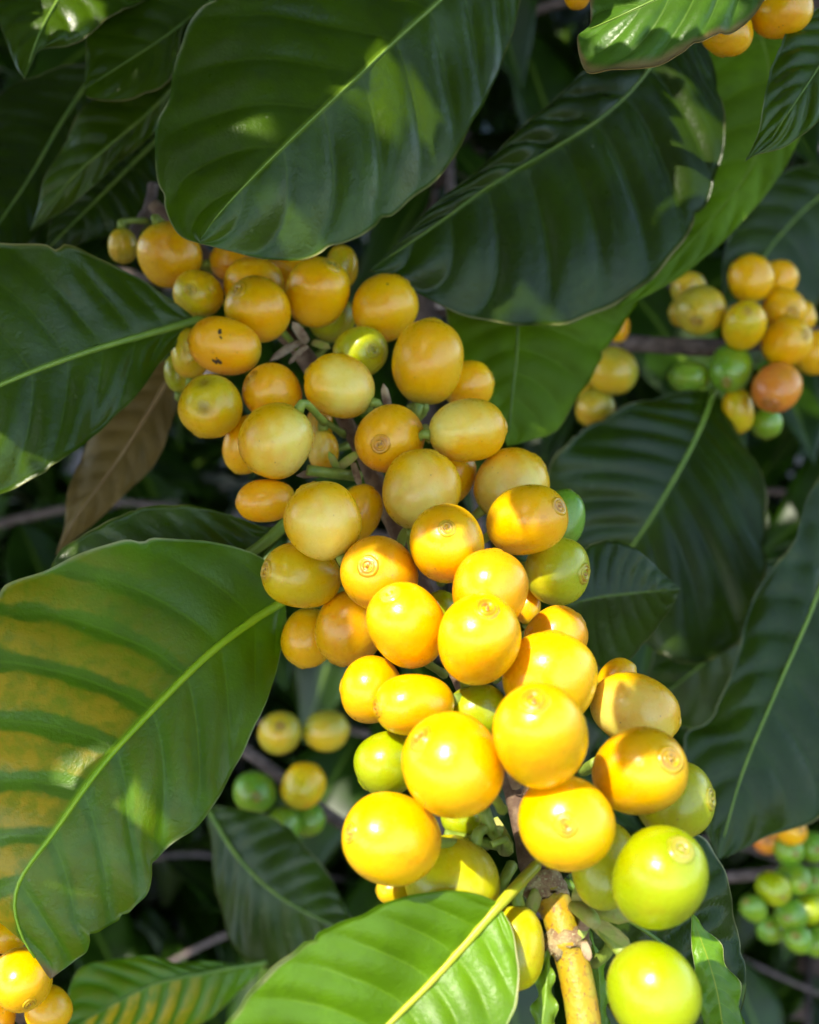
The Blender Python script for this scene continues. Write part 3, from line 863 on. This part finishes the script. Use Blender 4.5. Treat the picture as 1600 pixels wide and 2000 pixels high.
leaf(upper, [(1340, 20), (1260, 145), (1180, 225), (1080, 290), (960, 360), (850, 440), (722, 528)],
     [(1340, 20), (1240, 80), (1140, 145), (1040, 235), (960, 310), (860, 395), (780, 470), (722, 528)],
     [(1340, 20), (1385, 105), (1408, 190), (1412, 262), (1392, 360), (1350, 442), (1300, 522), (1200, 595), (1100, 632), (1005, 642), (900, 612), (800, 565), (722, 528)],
     (.305, .283, .272), 'leaf_shade', dl=.002, dr=.004, wave=.001, quilt=.0022, rib_r=.0007, ribmat='rib_dark', fold=.06, nu=140, nv=26, label='very dark broad leaf with deep ribs at upper right')
leaf(upper, [(1420, -60), (1500, 120), (1480, 300), (1370, 450), (1200, 610)],
     [(1420, -60), (1380, 100), (1330, 350), (1260, 500), (1200, 610)],
     [(1420, -60), (1580, 60), (1572, 220), (1530, 330), (1440, 445), (1330, 540), (1200, 610)],
     (.335, .318, .300), 'leaf_back_glow', dl=.002, dr=.003, wave=.0008, rib=False, label='yellow green leaf with painted glow behind the dark broad leaf')
leaf(upper, [(1000, 420), (1010, 560), (1010, 680), (1000, 780), (992, 872)],
     [(1000, 420), (880, 520), (868, 610), (900, 720), (950, 800), (992, 872)],
     [(1000, 420), (1180, 500), (1248, 572), (1180, 690), (1130, 770), (1090, 840), (992, 872)],
     (.312, .303, .30), 'leaf_back_glow', dl=.002, dr=.006, wave=.0016, wk=3, quilt=.0014, ribmat='rib_dark', rib_r=.0006, label='olive leaf underside pointing down behind the cluster')

# ------------------------------------------------------------------ top right branch
tr_path = catmull([P(1900, -300, .26), P(1700, -160, .25), P(1550, -120, .25), P(1350, -130, .25), P(1100, -60, .262)], 40)
topright = empty('coffee_branch', tr_path[0], 'coffee branch in the top right corner with a brown edged sunlit leaf over yellow cherries', 'branch')
tube('stem', tr_path, np.linspace(.003, .0018, 40), M['bark'], topright, 10, bump=.05)
leaf(topright, [(1560, -140), (1410, -60), (1270, 5), (1190, 42), (1132, 66)],
     [(1560, -140), (1330, -120), (1210, -60), (1165, -10), (1155, 30), (1150, 48), (1132, 66)],
     [(1560, -140), (1540, -50), (1475, 28), (1390, 84), (1300, 116), (1220, 144), (1165, 150), (1140, 130), (1128, 85), (1132, 66)],
     (.225, .205, .21), 'leaf_edge', dl=.014, dr=-.006, wave=.0012, wk=5, quilt=.0014, rib_r=.0007, fold=.04, nu=110, nv=20, label='sunlit leaf with a ragged brown edge')
leaf(topright, [(1720, -40), (1640, 70), (1560, 190), (1492, 292)],
     [(1720, -40), (1600, 20), (1535, 65), (1508, 130), (1490, 200), (1480, 262), (1456, 314)],
     [(1720, -40), (1700, 120), (1610, 222), (1570, 262), (1530, 288), (1480, 302), (1456, 314)],
     (.25, .235, .232), 'leaf', dl=.002, dr=.001, wave=.0006, quilt=.0012, rib_r=.0005, fold=.10, ribmat='rib_dark', label='narrow dark glossy leaf at the right edge')
cluster(topright, [(1528, 22, 62, 38, .3, -1, H, 0.2, 'Y'), (1420, 62, 56, 36, -.3, -1, H, 0.5, 'Y'), (1128, -8, 26, 26, 0, 1, H, 0, 'O'), (1480, -40, 60, 60, 0, 1, H, 0, 'Y')],
        lambda y: .243, None)

# ------------------------------------------------------------------ upper left branch
ul_path = catmull([P(-300, -250, .36), P(-80, -150, .33), P(120, -120, .32), P(300, -160, .31), P(460, -110, .31)], 40)
upleft = empty('coffee_branch', ul_path[0], 'leafy coffee branch filling the upper left corner with dark drooping leaves', 'branch')
tube('stem', ul_path, np.linspace(.003, .002, 40), M['bark'], upleft, 10, bump=.05)
leaf(upleft, [(230, -160), (140, -40), (80, 60), (48, 152)],
     [(230, -160), (60, -120), (-10, -20), (5, 60), (25, 120), (48, 152)],
     [(230, -160), (320, -70), (270, 5), (170, 72), (85, 95), (55, 130), (48, 152)],
     (.30, .272, .262), 'leaf', dl=.003, dr=.004, wave=.002, wk=3, label='leaf with a pointed tip in the very corner')
leaf(upleft, [(540, -120), (440, -20), (340, 60), (250, 120), (165, 175)],
     [(540, -120), (380, -90), (260, -30), (185, 40), (168, 100), (165, 175)],
     [(540, -120), (520, -40), (440, 10), (365, 55), (345, 110), (330, 170), (270, 190), (180, 195), (165, 175)],
     (.30, .285, .28), 'leaf', dl=.002, dr=-.004, wave=.0012, ribmat='rib_dark', quilt=.0008, label='dark glossy leaf with a rolled pale edge')
leaf(upleft, [(420, 60), (320, 190), (220, 280), (140, 350), (58, 452)],
     [(420, 60), (280, 150), (180, 200), (130, 270), (90, 350), (58, 452)],
     [(420, 60), (370, 170), (300, 260), (220, 330), (140, 400), (58, 452)],
     (.31, .298, .30), 'leaf', dl=.003, dr=.003, ribmat='rib_dark', label='olive leaf underside sloping to the lower left')
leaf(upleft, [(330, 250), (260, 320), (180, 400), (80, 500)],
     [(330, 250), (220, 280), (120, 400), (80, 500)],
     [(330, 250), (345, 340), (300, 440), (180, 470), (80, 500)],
     (.33, .325, .32), 'leaf_shade', dl=.003, dr=.003, ribmat='rib_dark')
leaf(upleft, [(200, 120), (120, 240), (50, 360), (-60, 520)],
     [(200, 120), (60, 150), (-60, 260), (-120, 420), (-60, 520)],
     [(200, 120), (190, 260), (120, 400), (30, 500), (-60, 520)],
     (.335, .33, .31), 'leaf_shade', dl=.003, dr=.003, ribmat='rib_dark')
tube('stem', catmull([P(300, 360, .305), P(290, 410, .303), P(262, 450, .300), P(252, 500, .300)], 16), np.full(16, .0016), M['bark_grey'], upleft, 10, bump=.06)

# ------------------------------------------------------------------ dead leaf hanging at left
dead = leaf(None, [(360, 690), (300, 790), (230, 900), (150, 1010), (108, 1085)],
     [(360, 690), (230, 760), (160, 880), (135, 980), (108, 1085)],
     [(360, 690), (345, 800), (305, 900), (220, 990), (108, 1085)],
     (.33, .32, .315), 'leaf_dead', dl=.004, dr=.002, ribmat='rib_dry', rib=True, wave=.002, wk=3, name='dead_leaf')
tag(dead, 'dried brown leaf hanging in the gap below the glossy left leaf', 'dead leaf')

# ------------------------------------------------------------------ right background branch
rb_path = catmull([P(1080, 690, .44), P(1200, 672, .425), P(1300, 675, .415), P(1400, 678, .41), P(1500, 665, .41), P(1750, 640, .40)], 50)
rbranch = empty('coffee_branch', rb_path[-1], 'blurred coffee branch at right with yellow, green and one orange cherry', 'branch')
tube('stem', rb_path, np.full(50, .0032), M['bark_grey'], rbranch, 10, bump=.04)
cluster(rbranch, [
 (1368, 605, 52, 46, -.1, -.4, S, 0.8, 'B'), (1345, 565, 36, 34, 0, 1, H, 0, 'B'), (1335, 610, 28, 30, -1, 0, H, -.3, 'B'),
 (1466, 545, 43, 46, -.1, .9, H, 0.6, 'Y'), (1522, 545, 35, 36, .3, .9, H, 0.3, 'Y'), (1530, 605, 46, 40, .4, -.1, S, 0.6, 'Y'),
 (1562, 622, 26, 36, .6, 0, H, 0.1, 'Y'), (1453, 637, 43, 49, .1, .5, S, 1.2, 'M'), (1536, 668, 49, 48, .7, .3, S, 1.1, 'Y'),
 (1592, 690, 40, 46, .5, .5, H, 0.8, 'Y'), (1427, 718, 43, 43, -.1, -.5, S, 1.2, 'D', {'label': 'green unripe cherry'}), (1346, 736, 42, 30, -.9, 0, H, 0.6, 'D', {'label': 'green unripe cherry'}),
 (1518, 756, 46, 51, -.2, -.6, S, 1.2, 'R', {'label': 'orange red cherry among the yellow ones'}), (1441, 802, 33, 46, .1, -1, H, 0.8, 'M'), (1497, 826, 31, 31, 0, -1, H, 0.5, 'D'),
 (1197, 725, 50, 46, -.4, .2, H, 0.4, 'B'), (1162, 796, 40, 36, .3, -.6, H, 0.2, 'B'), (1208, 640, 22, 34, 0, 1, H, -.2, 'O'), (1150, 740, 36, 40, 0, 1, H, -.2, 'B'),
], lambda y: .405, None, detail=1)
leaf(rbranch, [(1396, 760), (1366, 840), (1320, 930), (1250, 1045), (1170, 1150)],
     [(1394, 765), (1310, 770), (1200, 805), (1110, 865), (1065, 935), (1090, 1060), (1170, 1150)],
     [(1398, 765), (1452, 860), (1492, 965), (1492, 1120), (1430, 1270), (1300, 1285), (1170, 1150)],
     (.40, .38, .385), 'leaf_shade', dl=.003, dr=-.008, quilt=.0015, rib_r=.0012, wave=.002, label='dark bluish leaf hanging under the blurred cherries')

# ------------------------------------------------------------------ leaves at the right edge
re_path = catmull([P(1900, 820, .38), P(1760, 900, .36), P(1660, 960, .345), P(1640, 1080, .34)], 24)
redge = empty('coffee_branch', re_path[0], 'coffee branch outside the right edge reaching in with one long dark leaf', 'branch')
tube('stem', re_path, np.full(24, .0025), M['bark'], redge, 8)
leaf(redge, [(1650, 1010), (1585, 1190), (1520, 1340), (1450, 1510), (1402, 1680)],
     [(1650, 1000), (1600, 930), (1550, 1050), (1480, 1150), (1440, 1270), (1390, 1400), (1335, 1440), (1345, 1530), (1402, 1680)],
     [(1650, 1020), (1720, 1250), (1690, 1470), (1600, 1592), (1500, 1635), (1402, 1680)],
     (.34, .315, .30), 'leaf_shade', dl=.006, dr=.005, quilt=.0014, rib_r=.0009, ribmat='rib', wave=.0014, label='long dark green leaf')
leaf(redge, [(1640, 1080), (1500, 1180), (1380, 1290), (1240, 1400)],
     [(1640, 1080), (1480, 1100), (1320, 1180), (1240, 1400)],
     [(1640, 1080), (1560, 1300), (1400, 1420), (1240, 1400)],
     (.40, .40, .40), 'leaf_shade', dl=.004, dr=.005, ribmat='rib_dark')
leaf(redge, [(1680, 330), (1560, 420), (1460, 560), (1420, 760)],
     [(1680, 330), (1540, 330), (1420, 470), (1420, 760)],
     [(1680, 330), (1660, 480), (1560, 640), (1420, 760)],
     (.48, .47, .47), 'leaf_shade', dl=.004, dr=.005, ribmat='rib_dark')

# ------------------------------------------------------------------ bottom left fruit
bl_path = catmull([P(-250, 1900, .25), P(-100, 1930, .245), P(20, 1960, .243), P(120, 2060, .243)], 24)
bleft = empty('coffee_branch', bl_path[0], 'coffee branch in the bottom left corner with sunlit yellow cherries under a leaf tip', 'branch')
tube('stem', bl_path, np.full(24, .0022), M['bark'], bleft, 8)
cluster(bleft, [(42, 1912, 58, 60, .35, -.75, S, 1.2, 'Y'), (95, 1972, 43, 46, .5, -.7, H, 0.5, 'Y'), (8, 1828, 44, 32, -.9, .2, H, 0.4, 'Y'), (-12, 1992, 40, 40, 0, 1, H, 0.5, 'O'), (20, 2060, 50, 50, 0, 1, H, 0, 'Y')],
        lambda y: .232, None)

# ------------------------------------------------------------------ lower middle background branch
lm_path = catmull([P(350, 1380, .46), P(500, 1480, .455), P(640, 1590, .45), P(800, 1690, .44)], 30)
lmid = empty('coffee_branch', lm_path[0], 'dim blurred coffee branch low in the middle with two yellow and two green cherries', 'branch')
tube('stem', lm_path, np.full(30, .0026), M['bark_grey'], lmid, 8)
cluster(lmid, [(547, 1432, 40, 46, 0, .3, S, .4, 'B'), (637, 1427, 45, 40, .9, .1, H, .2, 'B'), (497, 1547, 43, 43, .1, -.2, S, .6, 'D'), (592, 1535, 44, 46, .3, .5, H, .6, 'M'), (553, 1612, 35, 36, .1, -.9, H, .5, 'D'), (600, 1600, 34, 34, .2, 0, H, 0, 'D')],  # olive tint stands in for shade on two of these fruits
        lambda y: .44, None)
leaf(lmid, [(400, 1570), (470, 1680), (560, 1760), (700, 1830)],
     [(400, 1570), (540, 1600), (650, 1720), (700, 1830)],
     [(400, 1570), (420, 1700), (455, 1840), (560, 1900), (700, 1830)],
     (.40, .385, .37), 'leaf_shade', dl=.004, dr=.003, ribmat='rib_dark', label='dim leaf with a yellowed edge')
leaf(lmid, [(520, 1880), (400, 1900), (280, 1930), (120, 2020)],
     [(520, 1880), (420, 1980), (250, 2050), (120, 2020)],
     [(520, 1880), (380, 1880), (250, 1870), (150, 1900), (120, 2020)],
     (.36, .34, .32), 'leaf_yellow', dl=.004, dr=.003, ribmat='rib_dark', label='yellowish ribbed leaf along the bottom')

# ------------------------------------------------------------------ lower right background branch
lr_path = catmull([P(1330, 1715, .52), P(1430, 1712, .515), P(1540, 1700, .51), P(1700, 1680, .50)], 24)
lright = empty('coffee_branch', lr_path[-1], 'far coffee branch at lower right with a bunch of small unripe green cherries', 'branch')
tube('stem', lr_path, np.full(24, .0028), M['bark_grey'], lright, 8)
rr_ = [(1500, 1640, 32, 28, 'R'), (1545, 1625, 34, 26, 'O'), (1540, 1660, 30, 28, 'D'), (1585, 1655, 32, 32, 'D'), (1510, 1735, 32, 34, 'K'), (1550, 1715, 30, 32, 'D'), (1590, 1720, 30, 34, 'D'),
       (1472, 1775, 24, 26, 'D'), (1545, 1785, 32, 32, 'D'), (1585, 1775, 30, 30, 'K'), (1505, 1815, 28, 28, 'D'), (1560, 1835, 28, 28, 'D'), (1600, 1840, 30, 30, 'D')]
cluster(lright, [(x, y, a, b, rng.uniform(-.6, .6), rng.uniform(-.6, .6), S, (i * 37 % 10) / 10, k) for i, (x, y, a, b, k) in enumerate(rr_)], lambda y: .50, None, detail=0)

# ------------------------------------------------------------------ a plain leaf shared by the bushes and the branches overhead
def generic_leaf(seed):
    L = 0.13; w = 0.028
    r = random.Random(seed)
    us = [0, .1, .25, .45, .65, .82, .93, 1]
    dr = r.uniform(.02, .05)
    mid = [np.array((0, u * L, -dr * u * u)) for u in us]
    wid = [0, .45, .9, 1.0, .85, .5, .2, 0]
    Lf = [m + np.array((-w * q, 0, .004 * q)) for m, q in zip(mid, wid)]
    Rt = [m + np.array((w * q, 0, .004 * q)) for m, q in zip(mid, wid)]
    V, F, uv, sp, sn = leaf_mesh(mid, Lf, Rt, 22, 4, .0007, .05, .002, 3, np.array((0, 0, 1.0)))
    me = bpy.data.meshes.new('bush_leaf')
    me.from_pydata(V.tolist(), [], F)
    me.polygons.foreach_set('use_smooth', [True] * len(me.polygons))
    ul = me.uv_layers.new(name='leaf'); idx = np.zeros(len(me.loops), int); me.loops.foreach_get('vertex_index', idx)
    ul.data.foreach_set('uv', uv[idx].ravel())
    me.materials.append(M['leaf_bush'])
    return me, V, F, uv
GL = [generic_leaf(i) for i in range(5)]
def leaf_matrix(p, az, droop, roll, s):
    return Matrix.Translation(Vector(p)) @ Matrix.Rotation(az, 4, 'Z') @ Matrix.Rotation(-droop, 4, 'X') @ Matrix.Rotation(roll, 4, 'Y') @ Matrix.Scale(s, 4)

# ------------------------------------------------------------------ shade: leafy branches of the same bush over the camera's shoulder
# Everything is looked at along the sun's direction: leaves are set wherever they do not stand between the sun and a sunlit patch.
SA = np.cross(SUN, np.array([0, 0, 1.0])); SA /= np.linalg.norm(SA); SB = np.cross(SA, SUN)
ORG = P(800, 1000, .235)
CELL = 0.002; HALF = 0.46; NG = int(2 * HALF / CELL)
def ab(p):
    q = np.asarray(p) - ORG
    return np.stack([q @ SA, q @ SB], axis=-1)
def in_poly(pts, poly):
    x, y = pts[:, 0], pts[:, 1]; ins = np.zeros(len(pts), bool); n = len(poly)
    for i in range(n):
        x1, y1 = poly[i]; x2, y2 = poly[(i + 1) % n]
        with np.errstate(divide='ignore', invalid='ignore'):
            cr = ((y1 > y) != (y2 > y)) & (x < (x2 - x1) * (y - y1) / (y2 - y1 + 1e-15) + x1)
        ins ^= cr
    return ins
LIT = [([(650, 1300), (712, 1215), (708, 1150), (745, 1128), (830, 1128), (872, 1092), (960, 1072), (1032, 1090), (1045, 1190), (1110, 1230), (1165, 1290),
         (1172, 1400), (1150, 1480), (1165, 1560), (1230, 1600), (1390, 1590), (1420, 1750), (1440, 2050), (1300, 2200), (300, 2300), (400, 1980), (600, 1800), (645, 1700), (650, 1450)], None),
       ([(1170, -30), (1165, 40), (1230, 42), (1310, 42), (1335, 74), (1390, 62), (1440, 20), (1450, -40)], .207),
       ([(728, 110), (748, 150), (772, 240), (748, 268), (726, 292), (726, 200)], .228), ([(775, 160), (815, 150), (832, 200), (818, 242), (790, 228)], .228),
       ([(560, 438), (590, 440), (602, 505), (568, 505)], .243), ([(1328, 188), (1364, 190), (1408, 255), (1382, 392), (1362, 385), (1345, 300)], .283),
       ([(178, 80), (232, 80), (232, 190), (178, 195)], .28), ([(-60, 1850), (60, 1845), (125, 1900), (70, 2030), (-60, 2030)], .224),
       ([(-20, 900), (30, 885), (50, 935), (-20, 970)], .232)]
gx = (np.arange(NG) + .5) * CELL - HALF
GA, GB = np.meshgrid(gx, gx, indexing='ij'); gp = np.stack([GA.ravel(), GB.ravel()], axis=1)
lit = np.zeros(NG * NG, bool)
bpy.context.view_layer.update(); DG = bpy.context.evaluated_depsgraph_get()
for poly, d in LIT:
    def near_d(x, y):
        i = min(range(len(rows)), key=lambda k: (rows[k][0] - x) ** 2 + (rows[k][1] - y) ** 2 - 3000 * rows[k][7])
        return main_d[i] - .5 * rows[i][2] * main_d[i] / FPX if y < 1800 and 560 < x < 1400 else base_depth(y) - .014
    if d:                                        # flecks: on the leaf that is really there
        cx_, cy_ = np.mean(poly, axis=0)
        hit, loc = SC.ray_cast(DG, Vector(CAM), Vector(P(min(max(cx_, 10), 1590), max(cy_, 10), 1.0) - CAM).normalized())[:2]
        if hit and (np.array(loc) - CAM) @ FV < .34: d = (np.array(loc) - CAM) @ FV
    pp = [ab(P(x, y, d if d else near_d(x, y))) for x, y in poly]
    lit |= in_poly(gp, pp)
lit = lit.reshape(NG, NG)
cover = np.zeros((NG, NG), bool)
fu, fv = np.meshgrid(np.linspace(0, 1, 52), np.linspace(-1, 1, 25), indexing='ij')
foot = np.stack([(fv * .028 * np.interp(fu, [0, .1, .25, .45, .65, .82, .93, 1], [0, .45, .9, 1, .85, .5, .2, 0])).ravel(), (fu * .13).ravel(), (-.035 * fu ** 2).ravel()], axis=1)
def seen(p):
    q = p - CAM; dd = q @ FV
    x = 800 + FPX * (q @ RV) / np.maximum(dd, 1e-4); y = 1000 - FPX * (q @ UV_) / np.maximum(dd, 1e-4)
    return np.any((dd > 0.005) & (x > -160) & (x < 1760) & (y > -160) & (y < 2160))
over_lab = ['leafy coffee branch overhead whose leaves shade the cluster from the sun', 'higher leafy coffee branch above the camera dappling the light on the bush', 'outer leafy coffee branch overhead at the far side of the bush']
overs = []
for i, tt in enumerate((.14, .32, .50)):
    p0 = ORG + SUN * tt + SA * -.5 + SB * (.12 + .1 * i)
    pa = catmull([p0, ORG + SUN * (tt + .03) + SA * -.1 + SB * (.16 + .1 * i), ORG + SUN * tt + SA * .5 + SB * (.10 + .1 * i)], 40)
    o = empty('coffee_branch', pa[0], over_lab[i], 'branch'); overs.append(o)
    tube('stem', pa, np.linspace(.004, .002, 40), M['bark'], o, 8)
S0 = np.stack([SA, SB, SUN], axis=1)
count = 0
for phase, (tries, smin, smax, gain) in enumerate([(1500, .95, 1.3, .40), (2500, .55, .9, .35), (1500, .26, .5, .2), (4500, .07, .2, .12)]):
    half = (.25, .24, .21, .17)[phase]
    for t_ in range(tries):
        if count > 620: break
        s = rng.uniform(smin, smax)
        rot = Matrix.Rotation(rng.uniform(0, 6.28), 3, 'Z') @ Matrix.Rotation(rng.uniform(-.5, .5), 3, 'X') @ Matrix.Rotation(rng.uniform(-.5, .5), 3, 'Y')
        R3 = S0 @ np.array(rot)
        li = (rng.choice((1, 2)), rng.choice((1, 1, 2)), rng.choice((0, 1)), rng.choice((0, 0, 0, 1)))[phase]
        if phase < 2:
            a0, b0 = rng.uniform(-half, half), rng.uniform(-half, half); back = np.zeros(3)
        else:                                    # aim at a gap that still lets the sun through
            if t_ % 20 == 0:
                fr = (~cover & ~lit).astype(int); nb = sum(np.roll(np.roll(fr, i_, 0), j_, 1) for i_ in (-1, 0, 1) for j_ in (-1, 0, 1))
                free = np.argwhere((fr > 0) & (nb >= 5)); free = free[np.all(np.abs((free + .5) * CELL - HALF) < half, axis=1)]
            if len(free) == 0: break
            a0, b0 = (free[rng.randrange(len(free))] + .5) * CELL - HALF; back = R3 @ np.array((0, rng.uniform(.02, .11) * s, 0))
        base = ORG - back + SA * a0 + SB * b0 + SUN * ((.14, .32, .50)[li] + rng.uniform(-.03, .04))
        pts = foot @ R3.T * s + base
        if seen(pts): continue
        q = ab(pts); ij = np.floor((q + HALF) / CELL).astype(int)
        ok = np.all((ij >= 0) & (ij < NG), axis=1)
        if ok.mean() < .6: continue
        ij = np.unique(ij[ok], axis=0)
        if lit[ij[:, 0], ij[:, 1]].any(): continue
        if (~cover[ij[:, 0], ij[:, 1]]).mean() < gain: continue
        cover[ij[:, 0], ij[:, 1]] = True
        o = bpy.data.objects.new('leaf', GL[rng.randrange(5)][0]); COL.objects.link(o); o.parent = overs[li]
        m = np.eye(4); m[:3, :3] = R3 * s; m[:3, 3] = base - np.array(overs[li].location)
        o.matrix_local = Matrix(m.tolist()); count += 1
print('shade leaves', count, 'cover', cover[NG//4:3*NG//4, NG//4:3*NG//4].mean(), 'lit', lit.mean())

# ------------------------------------------------------------------ bushes behind
bush_labels = ['coffee bush in deep shade straight behind the main cluster', 'dim coffee bush in the left background behind the dried leaf', 'dark coffee bush in the right background behind the blurred cherries']
for bi, (bx, by) in enumerate([(0.02, 0.78), (-0.36, 0.80), (0.38, 0.84)]):
    bush = empty('coffee_bush', (bx, by, 0), bush_labels[bi], 'bush', 'coffee bushes in the background')
    trunk = catmull([(bx, by, -.05), (bx + .01, by + .01, .5), (bx - .01, by, 1.0), (bx, by, 1.75)], 30)
    tube('trunk', trunk, np.linspace(.016, .006, 30), M['bark_grey'], bush, 10, bump=.03)
    for tier in range(15):
        z = 0.45 + tier * 0.088
        for side in (0, 1):
            az = tier * 1.57 + side * math.pi + rng.uniform(-.4, .4)
            L = rng.uniform(.22, .34)
            d = np.array((math.sin(az), math.cos(az), 0))
            if d[1] < -0.3: L = min(L, .27)
            pts = [np.array((bx, by, z)), np.array((bx, by, z)) + d * L * .5 + np.array((0, 0, .03)), np.array((bx, by, z)) + d * L + np.array((0, 0, -.02))]
            pa = catmull(pts, 12)
            tube('branch', pa, np.linspace(.004, .0018, 12), M['bark_grey'], bush, 6)
            for q in range(1, 5):
                base = pa[min(11, int(q / 4 * 11))]
                for sd in (-1, 1):
                    if base[1] < 0.66: continue
                    me = GL[rng.randrange(5)][0]
                    a2 = -az + sd * rng.uniform(.6, 1.2)
                    lm = leaf_matrix(base - np.array((bx, by, 0)), a2, rng.uniform(.1, .9), rng.uniform(-.5, .5), rng.uniform(.8, 1.25))
                    m_ = np.array(lm); q = ab(foot @ m_[:3, :3].T + m_[:3, 3] + np.array((bx, by, 0)))
                    ij = np.floor((q + HALF) / CELL).astype(int); ij = ij[np.all((ij >= 0) & (ij < NG), axis=1)]
                    if lit[ij[:, 0], ij[:, 1]].any(): continue       # this spot gets sun; the bush has no leaf there
                    o = bpy.data.objects.new('leaf', me); COL.objects.link(o); o.parent = bush
                    o.matrix_local = lm

def mass(name, n, sampler, label, big=1.0):
    Vs = []; Fs = []; Us = []; k = 0
    for i in range(n):
        me, V, F, uv = GL[rng.randrange(5)]
        m = np.array(leaf_matrix(sampler(), rng.uniform(0, 6.28), rng.uniform(.0, 1.0), rng.uniform(-.6, .6), rng.uniform(.9, 1.6) * big))
        W = V @ m[:3, :3].T + m[:3, 3]
        Vs.append(W); Us.append(uv); Fs.extend([tuple(x + k for x in f) for f in F]); k += len(V)
    o = mesh_obj(name, np.vstack(Vs), Fs, M['leaf_bush'], None, (0, 0, 0), uvs=np.vstack(Us))
    return tag(o, label, kind='stuff')
mass('low_foliage', 1100, lambda: (rng.uniform(-1.0, 1.0), rng.uniform(.9, 1.4), rng.uniform(.02, .75)), 'low dark coffee leaves hiding the soil behind the cluster')
mass('distant_foliage', 1500, lambda: (rng.uniform(-2.6, 2.6), rng.uniform(2.2, 3.2), rng.uniform(.0, 2.9)), 'far row of coffee bushes closing off the sky', 2.0)
mass('far_foliage', 2600, lambda: (rng.uniform(-1.5, 1.5), rng.uniform(1.25, 2.0), rng.uniform(.05, 2.2)), 'unlit mass of coffee foliage closing off the background')
def canopy_spot():
    while True:                                  # clear of the sun's way to the cluster
        p = (rng.uniform(-1.0, .8), rng.uniform(.2, 1.5), rng.uniform(1.55, 2.0))
        if np.linalg.norm(ab(p)) > .46: return p
mass('canopy_foliage', 1400, canopy_spot, 'coffee foliage overhead that keeps the background in shade')

print('objects', len(bpy.data.objects))
